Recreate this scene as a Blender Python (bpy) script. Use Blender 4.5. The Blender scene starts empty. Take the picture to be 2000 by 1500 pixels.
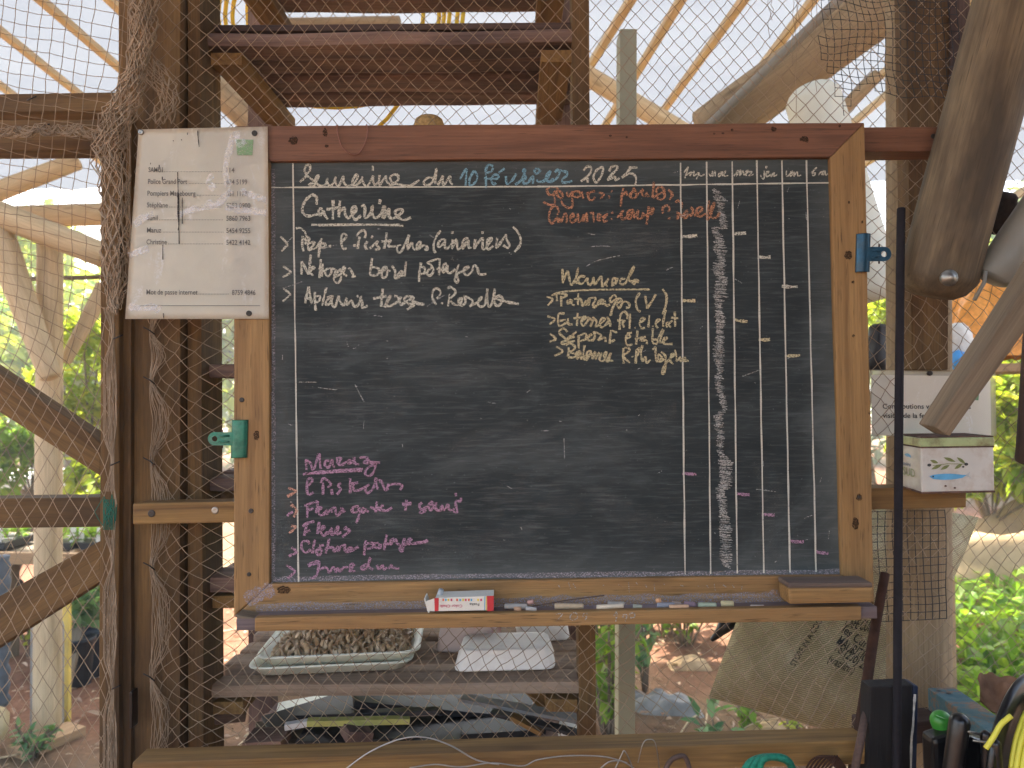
import bpy, bmesh, math, random
from mathutils import Vector, Matrix, noise as mnoise
R = math.radians
random.seed(7)
SC = bpy.context.scene
COL = SC.collection

# ---------------------------------------------------------------- camera
CD = 1.15                      # camera stands this far in front of the blackboard (board face is y = 0)
CZ = 1.40
FPX = 1455.0                   # focal length in photo pixels (2000 px wide)
PITCH, ROLL = R(1.1), R(0.45)
cam_d = bpy.data.cameras.new('camera')
cam = bpy.data.objects.new('camera', cam_d); COL.objects.link(cam)
cam_d.sensor_width = 36.0; cam_d.lens = FPX / 2000 * 36
cam_d.clip_start = 0.02; cam_d.clip_end = 400
cam_d.dof.use_dof = True; cam_d.dof.focus_distance = 1.16; cam_d.dof.aperture_fstop = 6.5
cam.rotation_mode = 'QUATERNION'
_rot = Matrix.Rotation(R(90) + PITCH, 3, 'X') @ Matrix.Rotation(-ROLL, 3, 'Z')
cam.location = (0, -CD, CZ); cam.rotation_quaternion = _rot.to_quaternion()
SC.camera = cam
CR, CU, CF = _rot @ Vector((1, 0, 0)), _rot @ Vector((0, 1, 0)), _rot @ Vector((0, 0, -1))
CP = Vector((0, -CD, CZ))

# ---------------------------------------------------------------- light
SUN_EL, SUN_AZ = R(58), R(-28)          # high, behind the wall and to the left
w = bpy.data.worlds.new('World'); SC.world = w; w.use_nodes = True
nt = w.node_tree
sky = nt.nodes.new('ShaderNodeTexSky'); sky.sky_type = 'NISHITA'; sky.sun_disc = False
sky.sun_elevation = SUN_EL; sky.sun_rotation = SUN_AZ; sky.dust_density = 6.0; sky.air_density = 1.0; sky.ozone_density = 0.3
bg = nt.nodes['Background']; bg.inputs['Strength'].default_value = 0.15
nt.links.new(sky.outputs[0], bg.inputs[0])
sd = bpy.data.lights.new('sun', 'SUN'); sd.energy = 4.0; sd.angle = R(0.6); sd.color = (1, .95, .86)
so = bpy.data.objects.new('sun', sd); COL.objects.link(so)
sv = Vector((math.sin(SUN_AZ) * math.cos(SUN_EL), math.cos(SUN_AZ) * math.cos(SUN_EL), math.sin(SUN_EL)))
so.rotation_mode = 'QUATERNION'; so.rotation_quaternion = sv.to_track_quat('Z', 'Y'); so.location = sv * 30
SC.view_settings.view_transform = 'Standard'; SC.view_settings.look = 'None'
SC.view_settings.exposure = 2.65; SC.view_settings.gamma = 1.0
SC.render.engine = 'CYCLES'
SC.cycles.max_bounces = 8; SC.cycles.diffuse_bounces = 4; SC.cycles.transparent_max_bounces = 24
SC.cycles.use_denoising = True; SC.cycles.sample_clamp_indirect = 6

# ---------------------------------------------------------------- helpers
def ray(px, py): return CF + CR * ((px - 1000) / FPX) + CU * ((750 - py) / FPX)
def P(px, py, Y):
    d = ray(px, py); return CP + d * ((Y + CD) / d.y)
def PZ(px, py, Z):
    d = ray(px, py); return CP + d * ((Z - CZ) / d.z)
def S(Y): return (Y + CD) / FPX           # metres per photo pixel at depth Y
def lerp(a, b, t): return a + (b - a) * t
def sstep(t): t = max(0, min(1, t)); return t * t * (3 - 2 * t)
def nz(x, y=0, z=0): return mnoise.noise(Vector((x, y, z)))

def tag(o, label, cat, group=None, kind=None):
    o['label'] = label; o['category'] = cat
    if group: o['group'] = group
    if kind: o['kind'] = kind
    return o
def thing(name, label, cat, loc=(0, 0, 0), group=None):
    o = bpy.data.objects.new(name, None); COL.objects.link(o); o.empty_display_size = .05
    o.location = loc
    return tag(o, label, cat, group)
def child(name, me, mat, parent, M=None):
    """parts hang under an Empty (or under a mesh part standing at its own matrix)"""
    o = bpy.data.objects.new(name, me); COL.objects.link(o)
    if mat is not None and not me.materials: me.materials.append(mat)
    Mw = M if M is not None else Matrix.Identity(4)
    o.parent = parent
    o.matrix_parent_inverse = Matrix.Translation(-Vector(parent.location)) if parent.type == 'EMPTY' else MW[parent.name].inverted()
    o.matrix_basis = Mw
    MW[o.name] = Mw
    return o
MW = {}
def top(name, me, mat, label, cat, M=None, group=None, kind=None):
    o = bpy.data.objects.new(name, me); COL.objects.link(o)
    if mat is not None and not me.materials: me.materials.append(mat)
    Mw = M if M is not None else Matrix.Identity(4)
    o.matrix_basis = Mw; MW[o.name] = Mw
    return tag(o, label, cat, group, kind)
def put(name, me, mat, parent, M=None, label=None, cat=None, group=None):
    if parent is None: return top(name, me, mat, label, cat, M, group)
    o = child(name, me, mat, parent, M)
    if label: o['label'] = label
    return o
def bm2me(bm, name='m', smooth=False):
    bmesh.ops.recalc_face_normals(bm, faces=bm.faces)
    me = bpy.data.meshes.new(name); bm.to_mesh(me); bm.free()
    if smooth:
        for p in me.polygons: p.use_smooth = True
    return me
def frame(o, x, z):
    x = x.normalized(); z = (z - x * z.dot(x)).normalized(); y = z.cross(x)
    M = Matrix((x, y, z)).transposed().to_4x4(); M.translation = o; return M

def prism_pts(front, depthvec, mat_bevel=.002, cuts=0, jit=0.0):
    """prism from a front polygon of 3D points and a depth vector; returns (mesh, M) in a frame with X along its length"""
    e = [(front[(i + 1) % len(front)] - front[i]) for i in range(len(front))]
    if len(front) == 4:
        a = (e[0] - e[2]) * .5; b = (e[1] - e[3]) * .5
        x = a if a.length > b.length else b
    else: x = max(e, key=lambda v: v.length)
    c = sum(front, Vector()) / len(front)
    M = frame(c, x, -depthvec); Mi = M.inverted()
    bm = bmesh.new()
    f = [bm.verts.new(Mi @ p) for p in front]; bk = [bm.verts.new(Mi @ (p + depthvec)) for p in front]
    n = len(f)
    bm.faces.new(f); bm.faces.new(bk[::-1])
    for i in range(n): bm.faces.new((f[i], bk[i], bk[(i + 1) % n], f[(i + 1) % n]))
    bmesh.ops.recalc_face_normals(bm, faces=bm.faces)
    if mat_bevel > 0:
        bmesh.ops.bevel(bm, geom=bm.edges[:], offset=mat_bevel, segments=2, affect='EDGES', profile=.6)
    L = x.length
    if cuts:
        for k in range(1, cuts):
            xx = -L * .6 + L * 1.2 * k / cuts
            bmesh.ops.bisect_plane(bm, geom=bm.verts[:] + bm.edges[:] + bm.faces[:], plane_co=(xx, 0, 0), plane_no=(1, 0, 0))
        s = random.random() * 50
        for v in bm.verts:
            q = v.co
            v.co.y += jit * nz(q.x * 5 + s, 1.3, q.z * 9); v.co.z += jit * nz(q.x * 5 + s, 7.7, q.y * 9)
    return bm2me(bm), M
def plank(name, quad, Y, th, mat, parent=None, label=None, cat=None, bev=.002, cuts=10, jit=.0012, group=None):
    Ys = Y if isinstance(Y, (list, tuple)) else [Y] * len(quad)
    me, M = prism_pts([P(x, y, d) for (x, y), d in zip(quad, Ys)], Vector((0, th, 0)), bev, cuts, jit)
    return put(name, me, mat, parent, M, label, cat, group)
def beam(name, A, B, wd, ht, mat, parent=None, label=None, cat=None, up=Vector((0, 0, 1)), bev=.002, group=None, jit=.0012):
    x = (B - A).normalized(); z = (up - x * up.dot(x)).normalized(); y = z.cross(x)
    L = (B - A)
    fr = [A + y * wd / 2 + z * ht / 2, B + y * wd / 2 + z * ht / 2, B - y * wd / 2 + z * ht / 2, A - y * wd / 2 + z * ht / 2]
    me, M = prism_pts(fr, -z * ht, bev, 8, jit)
    return put(name, me, mat, parent, M, label, cat, group)

def tube_into(V, F, pts, r, n=6, cap=True, rough=0.0, seed=0, r_list=None):
    """append a tube round a polyline to vertex / face lists"""
    base = len(V); k = len(pts)
    prevu = None
    for i, p in enumerate(pts):
        a = pts[max(0, i - 1)]; b = pts[min(k - 1, i + 1)]
        t = (b - a)
        if t.length < 1e-9: t = Vector((0, 0, 1))
        t.normalize()
        if prevu is None:
            u = t.orthogonal().normalized()
        else:
            u = prevu - t * prevu.dot(t)
            u = u.normalized() if u.length > 1e-6 else t.orthogonal().normalized()
        prevu = u; v = t.cross(u)
        rr = r_list[i] if r_list else r
        for j in range(n):
            th = 2 * math.pi * j / n
            q = rr
            if rough: q = rr * (1 + rough * nz(i * .6 + seed, math.cos(th) * 1.2, math.sin(th) * 1.2))
            V.append(p + (u * math.cos(th) + v * math.sin(th)) * q)
    for i in range(k - 1):
        for j in range(n):
            a = base + i * n + j; b = base + i * n + (j + 1) % n
            F.append((a, b, b + n, a + n))
    if cap:
        F.append(tuple(base + j for j in range(n))[::-1]); F.append(tuple(base + (k - 1) * n + j for j in range(n)))
def vf(V, F, smooth=True):
    me = bpy.data.meshes.new('m'); me.from_pydata([tuple(v) for v in V], [], F); me.update()
    if smooth:
        for p in me.polygons: p.use_smooth = True
    return me
def cr(pts, n=6):
    """catmull-rom through points (tuples or Vectors)"""
    pts = [Vector(p) for p in pts]
    if len(pts) < 3: return pts
    out = []
    for i in range(len(pts) - 1):
        p0 = pts[max(0, i - 1)]; p1 = pts[i]; p2 = pts[i + 1]; p3 = pts[min(len(pts) - 1, i + 2)]
        for k in range(n):
            t = k / n
            out.append(.5 * ((2 * p1) + (p2 - p0) * t + (2 * p0 - 5 * p1 + 4 * p2 - p3) * t * t + (3 * p1 - p0 - 3 * p2 + p3) * t ** 3))
    out.append(pts[-1]); return out
def log(name, pts, rads, mat, parent=None, label=None, cat=None, n=20, rough=.05, dome=.35, group=None, seed=None):
    """round timber: world polyline + radius per point, rounded ends, X along its axis"""
    A, B = pts[0], pts[-1]; x = (B - A)
    M = frame(A, x, Vector((0, -1, .13))); Mi = M.inverted()
    loc = []; rl = []
    m = max(6, int(x.length / .05))
    for i in range(m + 1):
        t = i / m * (len(pts) - 1); k = min(int(t), len(pts) - 2); f = t - k
        loc.append(Mi @ (pts[k].lerp(pts[k + 1], f))); rl.append(lerp(rads[k], rads[k + 1], f))
    d = (loc[1] - loc[0]).normalized(); e = (loc[-1] - loc[-2]).normalized()
    pre = []; prer = []; post = []; postr = []
    for q in (0.0, .55, .85):
        pre.append(loc[0] - d * rl[0] * dome * (1 - q)); prer.append(rl[0] * (0.55 + .45 * math.sin(q * math.pi / 2)) * (.995 if q else 1))
        post.append(loc[-1] + e * rl[-1] * dome * (1 - (.85 - q) / .85 * 1)); 
    pts2 = [loc[0] - d * rl[0] * dome] + [loc[0] - d * rl[0] * dome * .7] + [loc[0] - d * rl[0] * dome * .25] + loc + [loc[-1] + e * rl[-1] * dome * .25] + [loc[-1] + e * rl[-1] * dome * .7] + [loc[-1] + e * rl[-1] * dome]
    rl2 = [rl[0] * .55, rl[0] * .8, rl[0] * .96] + rl + [rl[-1] * .96, rl[-1] * .8, rl[-1] * .55]
    V, F = [], []
    tube_into(V, F, pts2, 1, n, True, rough, seed if seed is not None else random.random() * 90, rl2)
    return put(name, vf(V, F), mat, parent, M, label, cat, group)
def wire(name, pts, r, mat, parent=None, label=None, cat=None, n=6, group=None):
    V, F = [], []; tube_into(V, F, pts, r, n); return put(name, vf(V, F), mat, parent, None, label, cat, group)
def flat_poly(outline, holes, Y, th, bev=.0008):
    """prism of a pixel outline (with pixel holes) at depth Y; world-space mesh"""
    bm = bmesh.new(); ed = []
    for loop in [outline] + list(holes):
        vs = [bm.verts.new(P(x, y, Y)) for x, y in loop]
        ed += [bm.edges.new((vs[i], vs[(i + 1) % len(vs)])) for i in range(len(vs))]
    bmesh.ops.triangle_fill(bm, use_beauty=True, edges=ed)
    g = bmesh.ops.extrude_face_region(bm, geom=bm.faces[:])
    for e in g['geom']:
        if isinstance(e, bmesh.types.BMVert): e.co.y += th
    return bm2me(bm)
def circ(cx, cy, r, n=16, a0=0, a1=360, ry=None):
    ry = ry or r
    return [(cx + r * math.cos(R(a0 + (a1 - a0) * i / n)), cy + ry * math.sin(R(a0 + (a1 - a0) * i / n))) for i in range(n)]
def lathe(name, prof, c, axis, mat, parent=None, label=None, cat=None, n=20, group=None):
    """profile [(r, h)] turned about an axis through c"""
    axis = axis.normalized(); u = axis.orthogonal().normalized(); v = axis.cross(u)
    V, F = [], []
    for r_, h in prof:
        for j in range(n):
            t = 2 * math.pi * j / n; V.append(c + axis * h + (u * math.cos(t) + v * math.sin(t)) * r_)
    for i in range(len(prof) - 1):
        for j in range(n):
            a = i * n + j; b = i * n + (j + 1) % n; F.append((a, b, b + n, a + n))
    F.append(tuple(range(n))[::-1]); F.append(tuple((len(prof) - 1) * n + j for j in range(n)))
    return put(name, vf(V, F), mat, parent, None, label, cat, group)
def text_me(s, size=1.0):
    cu = bpy.data.curves.new('t', 'FONT'); cu.body = s; cu.size = size; cu.fill_mode = 'FRONT'; cu.resolution_u = 3; cu.offset = .012
    o = bpy.data.objects.new('t', cu); COL.objects.link(o)
    dg = bpy.context.evaluated_depsgraph_get()
    me = bpy.data.meshes.new_from_object(o.evaluated_get(dg))
    bpy.data.objects.remove(o); bpy.data.curves.remove(cu)
    return me
def text_on(name, s, O, X, Yv, width, height, mat, parent, th=0.0):
    """text mesh from baseline origin O along unit X / up Yv, scaled to a world width and to a cap height"""
    me = text_me(s); xs = [v.co.x for v in me.vertices]; x0, x1 = min(xs), max(xs)
    sx = width / (x1 - x0); sy = height / .69
    for v in me.vertices: v.co = O + X * ((v.co.x - x0) * sx) + Yv * (v.co.y * sy)
    me.materials.clear()
    return child(name, me, mat, parent)

# ---------------------------------------------------------------- materials
def mat_new(name):
    m = bpy.data.materials.new(name); m.use_nodes = True
    return m, m.node_tree, m.node_tree.nodes['Principled BSDF']
def N(nt, typ, **kw):
    n = nt.nodes.new(typ)
    for k, v in kw.items():
        if k in n.inputs.keys() if isinstance(k, str) else False: n.inputs[k].default_value = v
        else: setattr(n, k, v)
    return n
def c4(c): return (c[0], c[1], c[2], 1)
def objcoord(nt, scale, rnd=True):
    tc = N(nt, 'ShaderNodeTexCoord'); mp = N(nt, 'ShaderNodeMapping'); mp.inputs['Scale'].default_value = scale
    nt.links.new(tc.outputs['Object'], mp.inputs['Vector'])
    if rnd:
        oi = N(nt, 'ShaderNodeObjectInfo'); mu = N(nt, 'ShaderNodeMath', operation='MULTIPLY'); mu.inputs[1].default_value = 37.0
        nt.links.new(oi.outputs['Random'], mu.inputs[0]); nt.links.new(mu.outputs[0], mp.inputs['Location'])
    return mp.outputs[0]
def noise(nt, vec, scale=1, detail=4, rough=.55, dist=0):
    n = N(nt, 'ShaderNodeTexNoise'); n.inputs['Scale'].default_value = scale; n.inputs['Detail'].default_value = detail
    n.inputs['Roughness'].default_value = rough; n.inputs['Distortion'].default_value = dist
    nt.links.new(vec, n.inputs['Vector']); return n.outputs['Fac']
def ramp(nt, fac, stops):
    r = N(nt, 'ShaderNodeValToRGB'); e = r.color_ramp.elements
    e[0].position, e[0].color = stops[0][0], c4(stops[0][1]); e[1].position, e[1].color = stops[-1][0], c4(stops[-1][1])
    for p, c in stops[1:-1]:
        q = e.new(p); q.color = c4(c)
    nt.links.new(fac, r.inputs[0]); return r.outputs[0]
def mix(nt, fac, a, b, mode='MIX'):
    m = N(nt, 'ShaderNodeMix', data_type='RGBA', blend_type=mode)
    for sock, v in ((0, fac), (6, a), (7, b)):
        if isinstance(v, (float, int)): m.inputs[sock].default_value = v
        elif isinstance(v, (tuple, list)): m.inputs[sock].default_value = c4(v)
        else: nt.links.new(v, m.inputs[sock])
    return m.outputs[2]
def bump(nt, b, h, strength=.3, dist=.002):
    n = N(nt, 'ShaderNodeBump'); n.inputs['Strength'].default_value = strength; n.inputs['Distance'].default_value = dist
    nt.links.new(h, n.inputs['Height']); nt.links.new(n.outputs[0], b.inputs['Normal'])
def g(v): return (v, v, v)
def wood(name, dark, light, patch=None, patch_amt=.5, rough=.75, grain=26, flecks=0.0, bmp=.35):
    m, nt, b = mat_new(name)
    v1 = objcoord(nt, (1.6, grain, grain)); v2 = objcoord(nt, (9, 330, 330)); v3 = objcoord(nt, (2.2, 7, 7))
    n1 = noise(nt, v1, 1, 5, .6, 1.6); n2 = noise(nt, v2, 1, 3, .6)
    base = ramp(nt, n1, [(.28, dark), (.5, tuple(lerp(a, c, .55) for a, c in zip(dark, light))), (.72, light)])
    f = ramp(nt, n2, [(.3, g(.62)), (.62, g(1.0))])
    col = mix(nt, .8, base, f, 'MULTIPLY')
    if patch:
        n3 = noise(nt, v3, 1, 5, .65)
        pm = ramp(nt, n3, [(.42, g(0)), (.66, g(patch_amt))])
        col = mix(nt, pm, col, patch)
    if flecks:
        v4 = objcoord(nt, (24, 420, 420)); n4 = noise(nt, v4, 1, 2, .5)
        fm = ramp(nt, n4, [(.62, g(0)), (.72, g(flecks))])
        col = mix(nt, fm, col, tuple(c * .3 for c in dark))
    # scattered small knots
    v5 = objcoord(nt, (3.0, 11, 11)); vo = N(nt, 'ShaderNodeTexVoronoi'); vo.inputs['Scale'].default_value = 1.0
    nt.links.new(v5, vo.inputs['Vector'])
    km = ramp(nt, vo.outputs['Distance'], [(.03, g(.75)), (.13, g(0))])
    col = mix(nt, km, col, tuple(c * .35 for c in dark))
    nt.links.new(col, b.inputs['Base Color']); b.inputs['Roughness'].default_value = rough
    b.inputs['Specular IOR Level'].default_value = .3
    hh = N(nt, 'ShaderNodeMath', operation='ADD'); nt.links.new(n1, hh.inputs[0]); nt.links.new(n2, hh.inputs[1])
    bump(nt, b, hh.outputs[0], bmp, .0015)
    return m
def plain(name, c, rough=.6, metal=0, var=.15, scale=20, spec=.4, bmp=0, dirt=None, dirt_amt=.5, trans=0):
    m, nt, b = mat_new(name)
    v = objcoord(nt, (scale, scale, scale)); n1 = noise(nt, v, 1, 5, .6)
    col = ramp(nt, n1, [(.3, tuple(x * (1 - var) for x in c)), (.7, tuple(min(1, x * (1 + var)) for x in c))])
    if dirt:
        v2 = objcoord(nt, (scale * .6,) * 3); n2 = noise(nt, v2, 1, 6, .7)
        col = mix(nt, ramp(nt, n2, [(.48, g(0)), (.66, g(dirt_amt))]), col, dirt)
    nt.links.new(col, b.inputs['Base Color']); b.inputs['Roughness'].default_value = rough; b.inputs['Metallic'].default_value = metal
    b.inputs['Specular IOR Level'].default_value = spec
    if bmp: bump(nt, b, n1, bmp, .002)
    if trans:
        b.inputs['Transmission Weight'].default_value = trans
    return m
def leafmat(name, cols, tr=.45):
    m, nt, b = mat_new(name)
    gi = N(nt, 'ShaderNodeNewGeometry')
    st = [(i / (len(cols) - 1), c) for i, c in enumerate(cols)]
    col = ramp(nt, gi.outputs['Random Per Island'], st)
    nt.links.new(col, b.inputs['Base Color']); b.inputs['Roughness'].default_value = .45; b.inputs['Specular IOR Level'].default_value = .35
    t = N(nt, 'ShaderNodeBsdfTranslucent')
    tc = mix(nt, 1.0, col, (1.25, 1.2, .6), 'MULTIPLY'); nt.links.new(tc, t.inputs['Color'])
    ms = N(nt, 'ShaderNodeMixShader'); ms.inputs[0].default_value = tr
    out = nt.nodes['Material Output']
    nt.links.new(b.outputs[0], ms.inputs[1]); nt.links.new(t.outputs[0], ms.inputs[2]); nt.links.new(ms.outputs[0], out.inputs[0])
    return m
def chalk(name, c, cover=.5, lo=.12, hi=.95):
    m, nt, b = mat_new(name)
    tc = N(nt, 'ShaderNodeTexCoord'); mp = N(nt, 'ShaderNodeMapping'); mp.inputs['Scale'].default_value = (420, 420, 800)
    nt.links.new(tc.outputs['Object'], mp.inputs[0])
    n1 = noise(nt, mp.outputs[0], 1, 3, .7)
    al = ramp(nt, n1, [(cover - .14, g(lo)), (cover + .02, g(hi))])
    b.inputs['Base Color'].default_value = c4(c); b.inputs['Roughness'].default_value = .95; b.inputs['Specular IOR Level'].default_value = .05
    nt.links.new(al, b.inputs['Alpha'])
    return m

M_honey = wood('honey_wood', (.185, .097, .034), (.385, .228, .084), (.215, .122, .05), .6, .65, 32, .75)
M_red = wood('red_brown_wood', (.125, .053, .027), (.245, .112, .058), (.10, .045, .026), .5, .6, 30, .5)
M_stain = wood('stained_timber', (.098, .052, .019), (.235, .135, .048), (.048, .029, .015), .8, .8, 26, .35)
M_dark = wood('dark_timber', (.055, .034, .028), (.14, .088, .066), (.05, .035, .035), .6, .85, 18)
M_shelf = wood('shelf_plank_wood', (.11, .068, .055), (.36, .23, .17), (.055, .04, .04), .8, .85, 20)
M_grey = wood('weathered_grey_wood', (.12, .09, .058), (.27, .21, .14), (.14, .125, .10), .6, .85, 22)
M_log = wood('weathered_log', (.14, .098, .054), (.29, .215, .125), (.05, .038, .026), .9, .8, 34, .55)
M_pale = wood('pale_peeled_log', (.46, .35, .20), (.70, .56, .36), (.38, .30, .19), .5, .75, 9)
M_pole = wood('brown_pole', (.27, .19, .105), (.46, .35, .21), (.20, .15, .09), .7, .8, 12, .3)
M_batten = wood('tan_batten', (.55, .43, .25), (.74, .61, .39), None, 0, .7, 20)
M_black = wood('blackened_timber', (.004, .0038, .0045), (.014, .012, .012), (.035, .028, .024), .5, .85, 22)
M_pine = wood('yellowish_pine', (.12, .060, .018), (.36, .21, .065), (.13, .075, .034), .6, .75, 34)
M_steel = plain('weathered_steel', (.28, .27, .24), .4, .9, .2, 60)
M_screw = plain('dark_screw', (.05, .045, .04), .5, .6, .3, 80)
M_rebar = plain('rusty_rebar', (.016, .0135, .0165), .8, .3, .3, 90, .3, .5)
M_rust = plain('rusty_bar', (.055, .028, .019), .9, .2, .4, 60, .2, .5)
M_twine = plain('net_twine', (.31, .235, .16), .9, 0, .25, 30, .1)
M_twine_g = plain('green_net_twine', (.03, .14, .10), .8, 0, .25, 30, .1)
M_blackmesh = plain('black_plastic_mesh', (.012, .012, .014), .5, 0, .2, 30)
M_tie = plain('black_tie', (.012, .01, .01), .6, 0, .2, 30)
M_wire = plain('galvanised_wire', (.30, .29, .27), .35, .8, .2, 40)
M_clip_g = plain('green_enamel', (.012, .13, .085), .35, .35, .35, 90, .5, .1, (.09, .16, .12), .5)
M_clip_b = plain('blue_enamel', (.012, .06, .10), .35, .35, .35, 90, .5, .1, (.05, .06, .06), .5)
M_white = plain('white_plastic', (.62, .62, .58), .5, 0, .1, 14, .4, 0, (.42, .40, .36), .5)
M_tray = plain('pale_grey_tray', (.70, .73, .62), .45, 0, .08, 14, .4, 0, (.5, .5, .38), .5)
M_foam = plain('white_foam', (.86, .85, .80), .8, 0, .06, 12, .2, .1, (.6, .52, .45), .5)
M_pod = leafmat('dried_pods', [(.60, .44, .26), (.42, .29, .16), (.74, .60, .42), (.30, .19, .10), (.66, .52, .34)], .05)
M_burlap_c = None
M_ink = plain('black_ink', (.05, .05, .05), .8, 0, .2, 30, .1)
M_ink2 = plain('grey_print', (.17, .165, .15), .8, 0, .2, 30, .1)
M_green_ink = plain('green_print', (.16, .30, .16), .8, 0, .3, 60, .1, 0, (.45, .48, .40), .7)
M_black_pl = plain('black_plastic', (.004, .004, .0048), .3, 0, .2, 20, .5)
M_green_pl = plain('bright_green_plastic', (.03, .21, .02), .4, 0, .1, 20, .5)
M_yellow_pl = plain('yellow_cord', (.62, .58, .06), .5, 0, .08, 30, .4)
M_yhose = plain('yellow_hose', (.72, .46, .02), .45, 0, .08, 30, .4)
M_teal = plain('green_rope', (.01, .16, .10), .7, 0, .3, 200, .3, .4)
M_pvc = plain('grey_pvc', (.22, .21, .175), .45, 0, .12, 9, .4, .05, (.17, .15, .12), .5)
M_pvc_w = plain('off_white_pvc', (.60, .61, .52), .5, 0, .06, 6, .4)
M_alu = plain('green_grey_post', (.33, .32, .22), .6, 0, .08, 9, .3)
M_orange = plain('orange_plastic_mesh', (.70, .30, .06), .6, 0, .25, 50, .3)
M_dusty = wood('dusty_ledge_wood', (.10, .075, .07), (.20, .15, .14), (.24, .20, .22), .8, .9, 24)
M_bluebag = plain('blue_plastic', (.06, .28, .62), .5, 0, .15, 12, .4)
M_jean = plain('blue_grey_pipe', (.12, .15, .19), .8, 0, .2, 18, .2, .2)
M_tan = plain('tan_plastic', (.52, .42, .24), .55, 0, .08, 6, .4)
M_leafbr = plain('dry_brown_leaf', (.22, .12, .07), .9, 0, .35, 30, .1, .4)
M_kerb = wood('tan_sawn_plank', (.30, .19, .10), (.46, .31, .17), None, 0, .8, 18)  # tan tone of the sawn planks, the same wherever they stand

# ================================================================ ground and roof
def ground():
    bm = bmesh.new(); n = 90
    for j in range(n + 1):
        for i in range(n + 1):
            u = i / n * 2 - 1; v = j / n * 2 - 1
            x = 60 * u * abs(u) ** 1.6; y = 3 + 60 * v * abs(v) ** 1.6
            z = .035 * nz(x * 1.7, y * 1.7) + .02 * nz(x * 5, y * 5, 3) if math.hypot(x, y - 3) < 14 else .0
            bm.verts.new((x, y, z))
    bm.verts.ensure_lookup_table()
    for j in range(n):
        for i in range(n):
            a = j * (n + 1) + i; bm.faces.new([bm.verts[k] for k in (a, a + 1, a + n + 2, a + n + 1)])
    m, nt, b = mat_new('red_soil')
    v = objcoord(nt, (1, 1, 1), False)
    n1 = noise(nt, v, 3.2, 8, .7); n2 = noise(nt, v, 38, 6, .75); n3 = noise(nt, v, .5, 3, .5)
    c = ramp(nt, n1, [(.3, (.14, .068, .040)), (.5, (.24, .118, .070)), (.72, (.33, .185, .115))])
    c = mix(nt, .75, c, ramp(nt, n2, [(.3, g(.45)), (.68, g(1.15))]), 'MULTIPLY')
    c = mix(nt, ramp(nt, n3, [(.46, g(0)), (.6, g(.6))]), c, (.20, .17, .10))
    nt.links.new(c, b.inputs['Base Color']); b.inputs['Roughness'].default_value = .95; b.inputs['Specular IOR Level'].default_value = .1
    bump(nt, b, n2, .8, .03)
    top('ground', bm2me(bm, 'ground', True), m, 'reddish bare soil under the greenhouse', 'ground', kind='structure')
ground()

ROOF_Z = 3.0
def film_mat():
    m, nt, b = mat_new('translucent_film')
    v = objcoord(nt, (.7, 2.2, 1), False); n1 = noise(nt, v, 1, 4, .6)
    col = ramp(nt, n1, [(.3, (.076, .085, .099)), (.7, (.092, .101, .113))])
    nt.links.new(col, b.inputs['Base Color']); b.inputs['Roughness'].default_value = .5
    t = N(nt, 'ShaderNodeBsdfTranslucent'); nt.links.new(col, t.inputs['Color'])
    ms = N(nt, 'ShaderNodeMixShader'); ms.inputs[0].default_value = .72
    nt.links.new(b.outputs[0], ms.inputs[1]); nt.links.new(t.outputs[0], ms.inputs[2])
    nt.links.new(ms.outputs[0], nt.nodes['Material Output'].inputs[0]); return m
M_film = film_mat()
roof = thing('greenhouse_roof', 'white translucent plastic film roof carried on thin tan battens behind the board', 'roof', (0, 1, ROOF_Z))
def film():
    bm = bmesh.new(); nx, ny = 60, 24; X0, X1, Y0, Y1 = -5.0, 5.0, -.15, 4.5
    for j in range(ny + 1):
        for i in range(nx + 1):
            x = lerp(X0, X1, i / nx); y = lerp(Y0, Y1, j / ny)
            bm.verts.new((x, y, ROOF_Z + .03 + .02 * nz(x * 1.3, y * 1.3) + .008 * math.sin(x * 23)))
    bm.verts.ensure_lookup_table()
    for j in range(ny):
        for i in range(nx):
            a = j * (nx + 1) + i; bm.faces.new([bm.verts[k] for k in (a, a + 1, a + nx + 2, a + nx + 1)])
    child('film', bm2me(bm, 'film', True), M_film, roof)
film()
def rafter(x, x2=None, y0=1.0, y1=4.8, wd=.036, ht=.03):
    x2 = x if x2 is None else x2
    beam('batten', Vector((x, y0, ROOF_Z - .02)), Vector((x2, y1, ROOF_Z - .02)), wd, ht, M_batten, roof)
def xat(px, py):   # where a pixel meets the batten plane
    return PZ(px, py, ROOF_Z - .02)
for (a, b_) in (((1232, 0), (1155, 125)), ((1330, 0), (1245, 140)), ((1452, 0), (1291, 222)), ((1588, 0), (1402, 240)),
               ((0, 60), (150, 180)), ((80, 0), (232, 132)), ((-140, 60), (60, 212)), ((1850, 40), (1500, 330)), ((215, 0), (330, 110)), ((2050, 100), (1560, 400))):
    A = xat(*a); B = xat(*b_); d = (B - A) / max(1e-6, (B.y - A.y))
    A2 = A - d * (A.y - .1); B2 = A + d * (4.4 - A.y)
    beam('batten', A2, B2, .034, .028, M_batten, roof)

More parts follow.
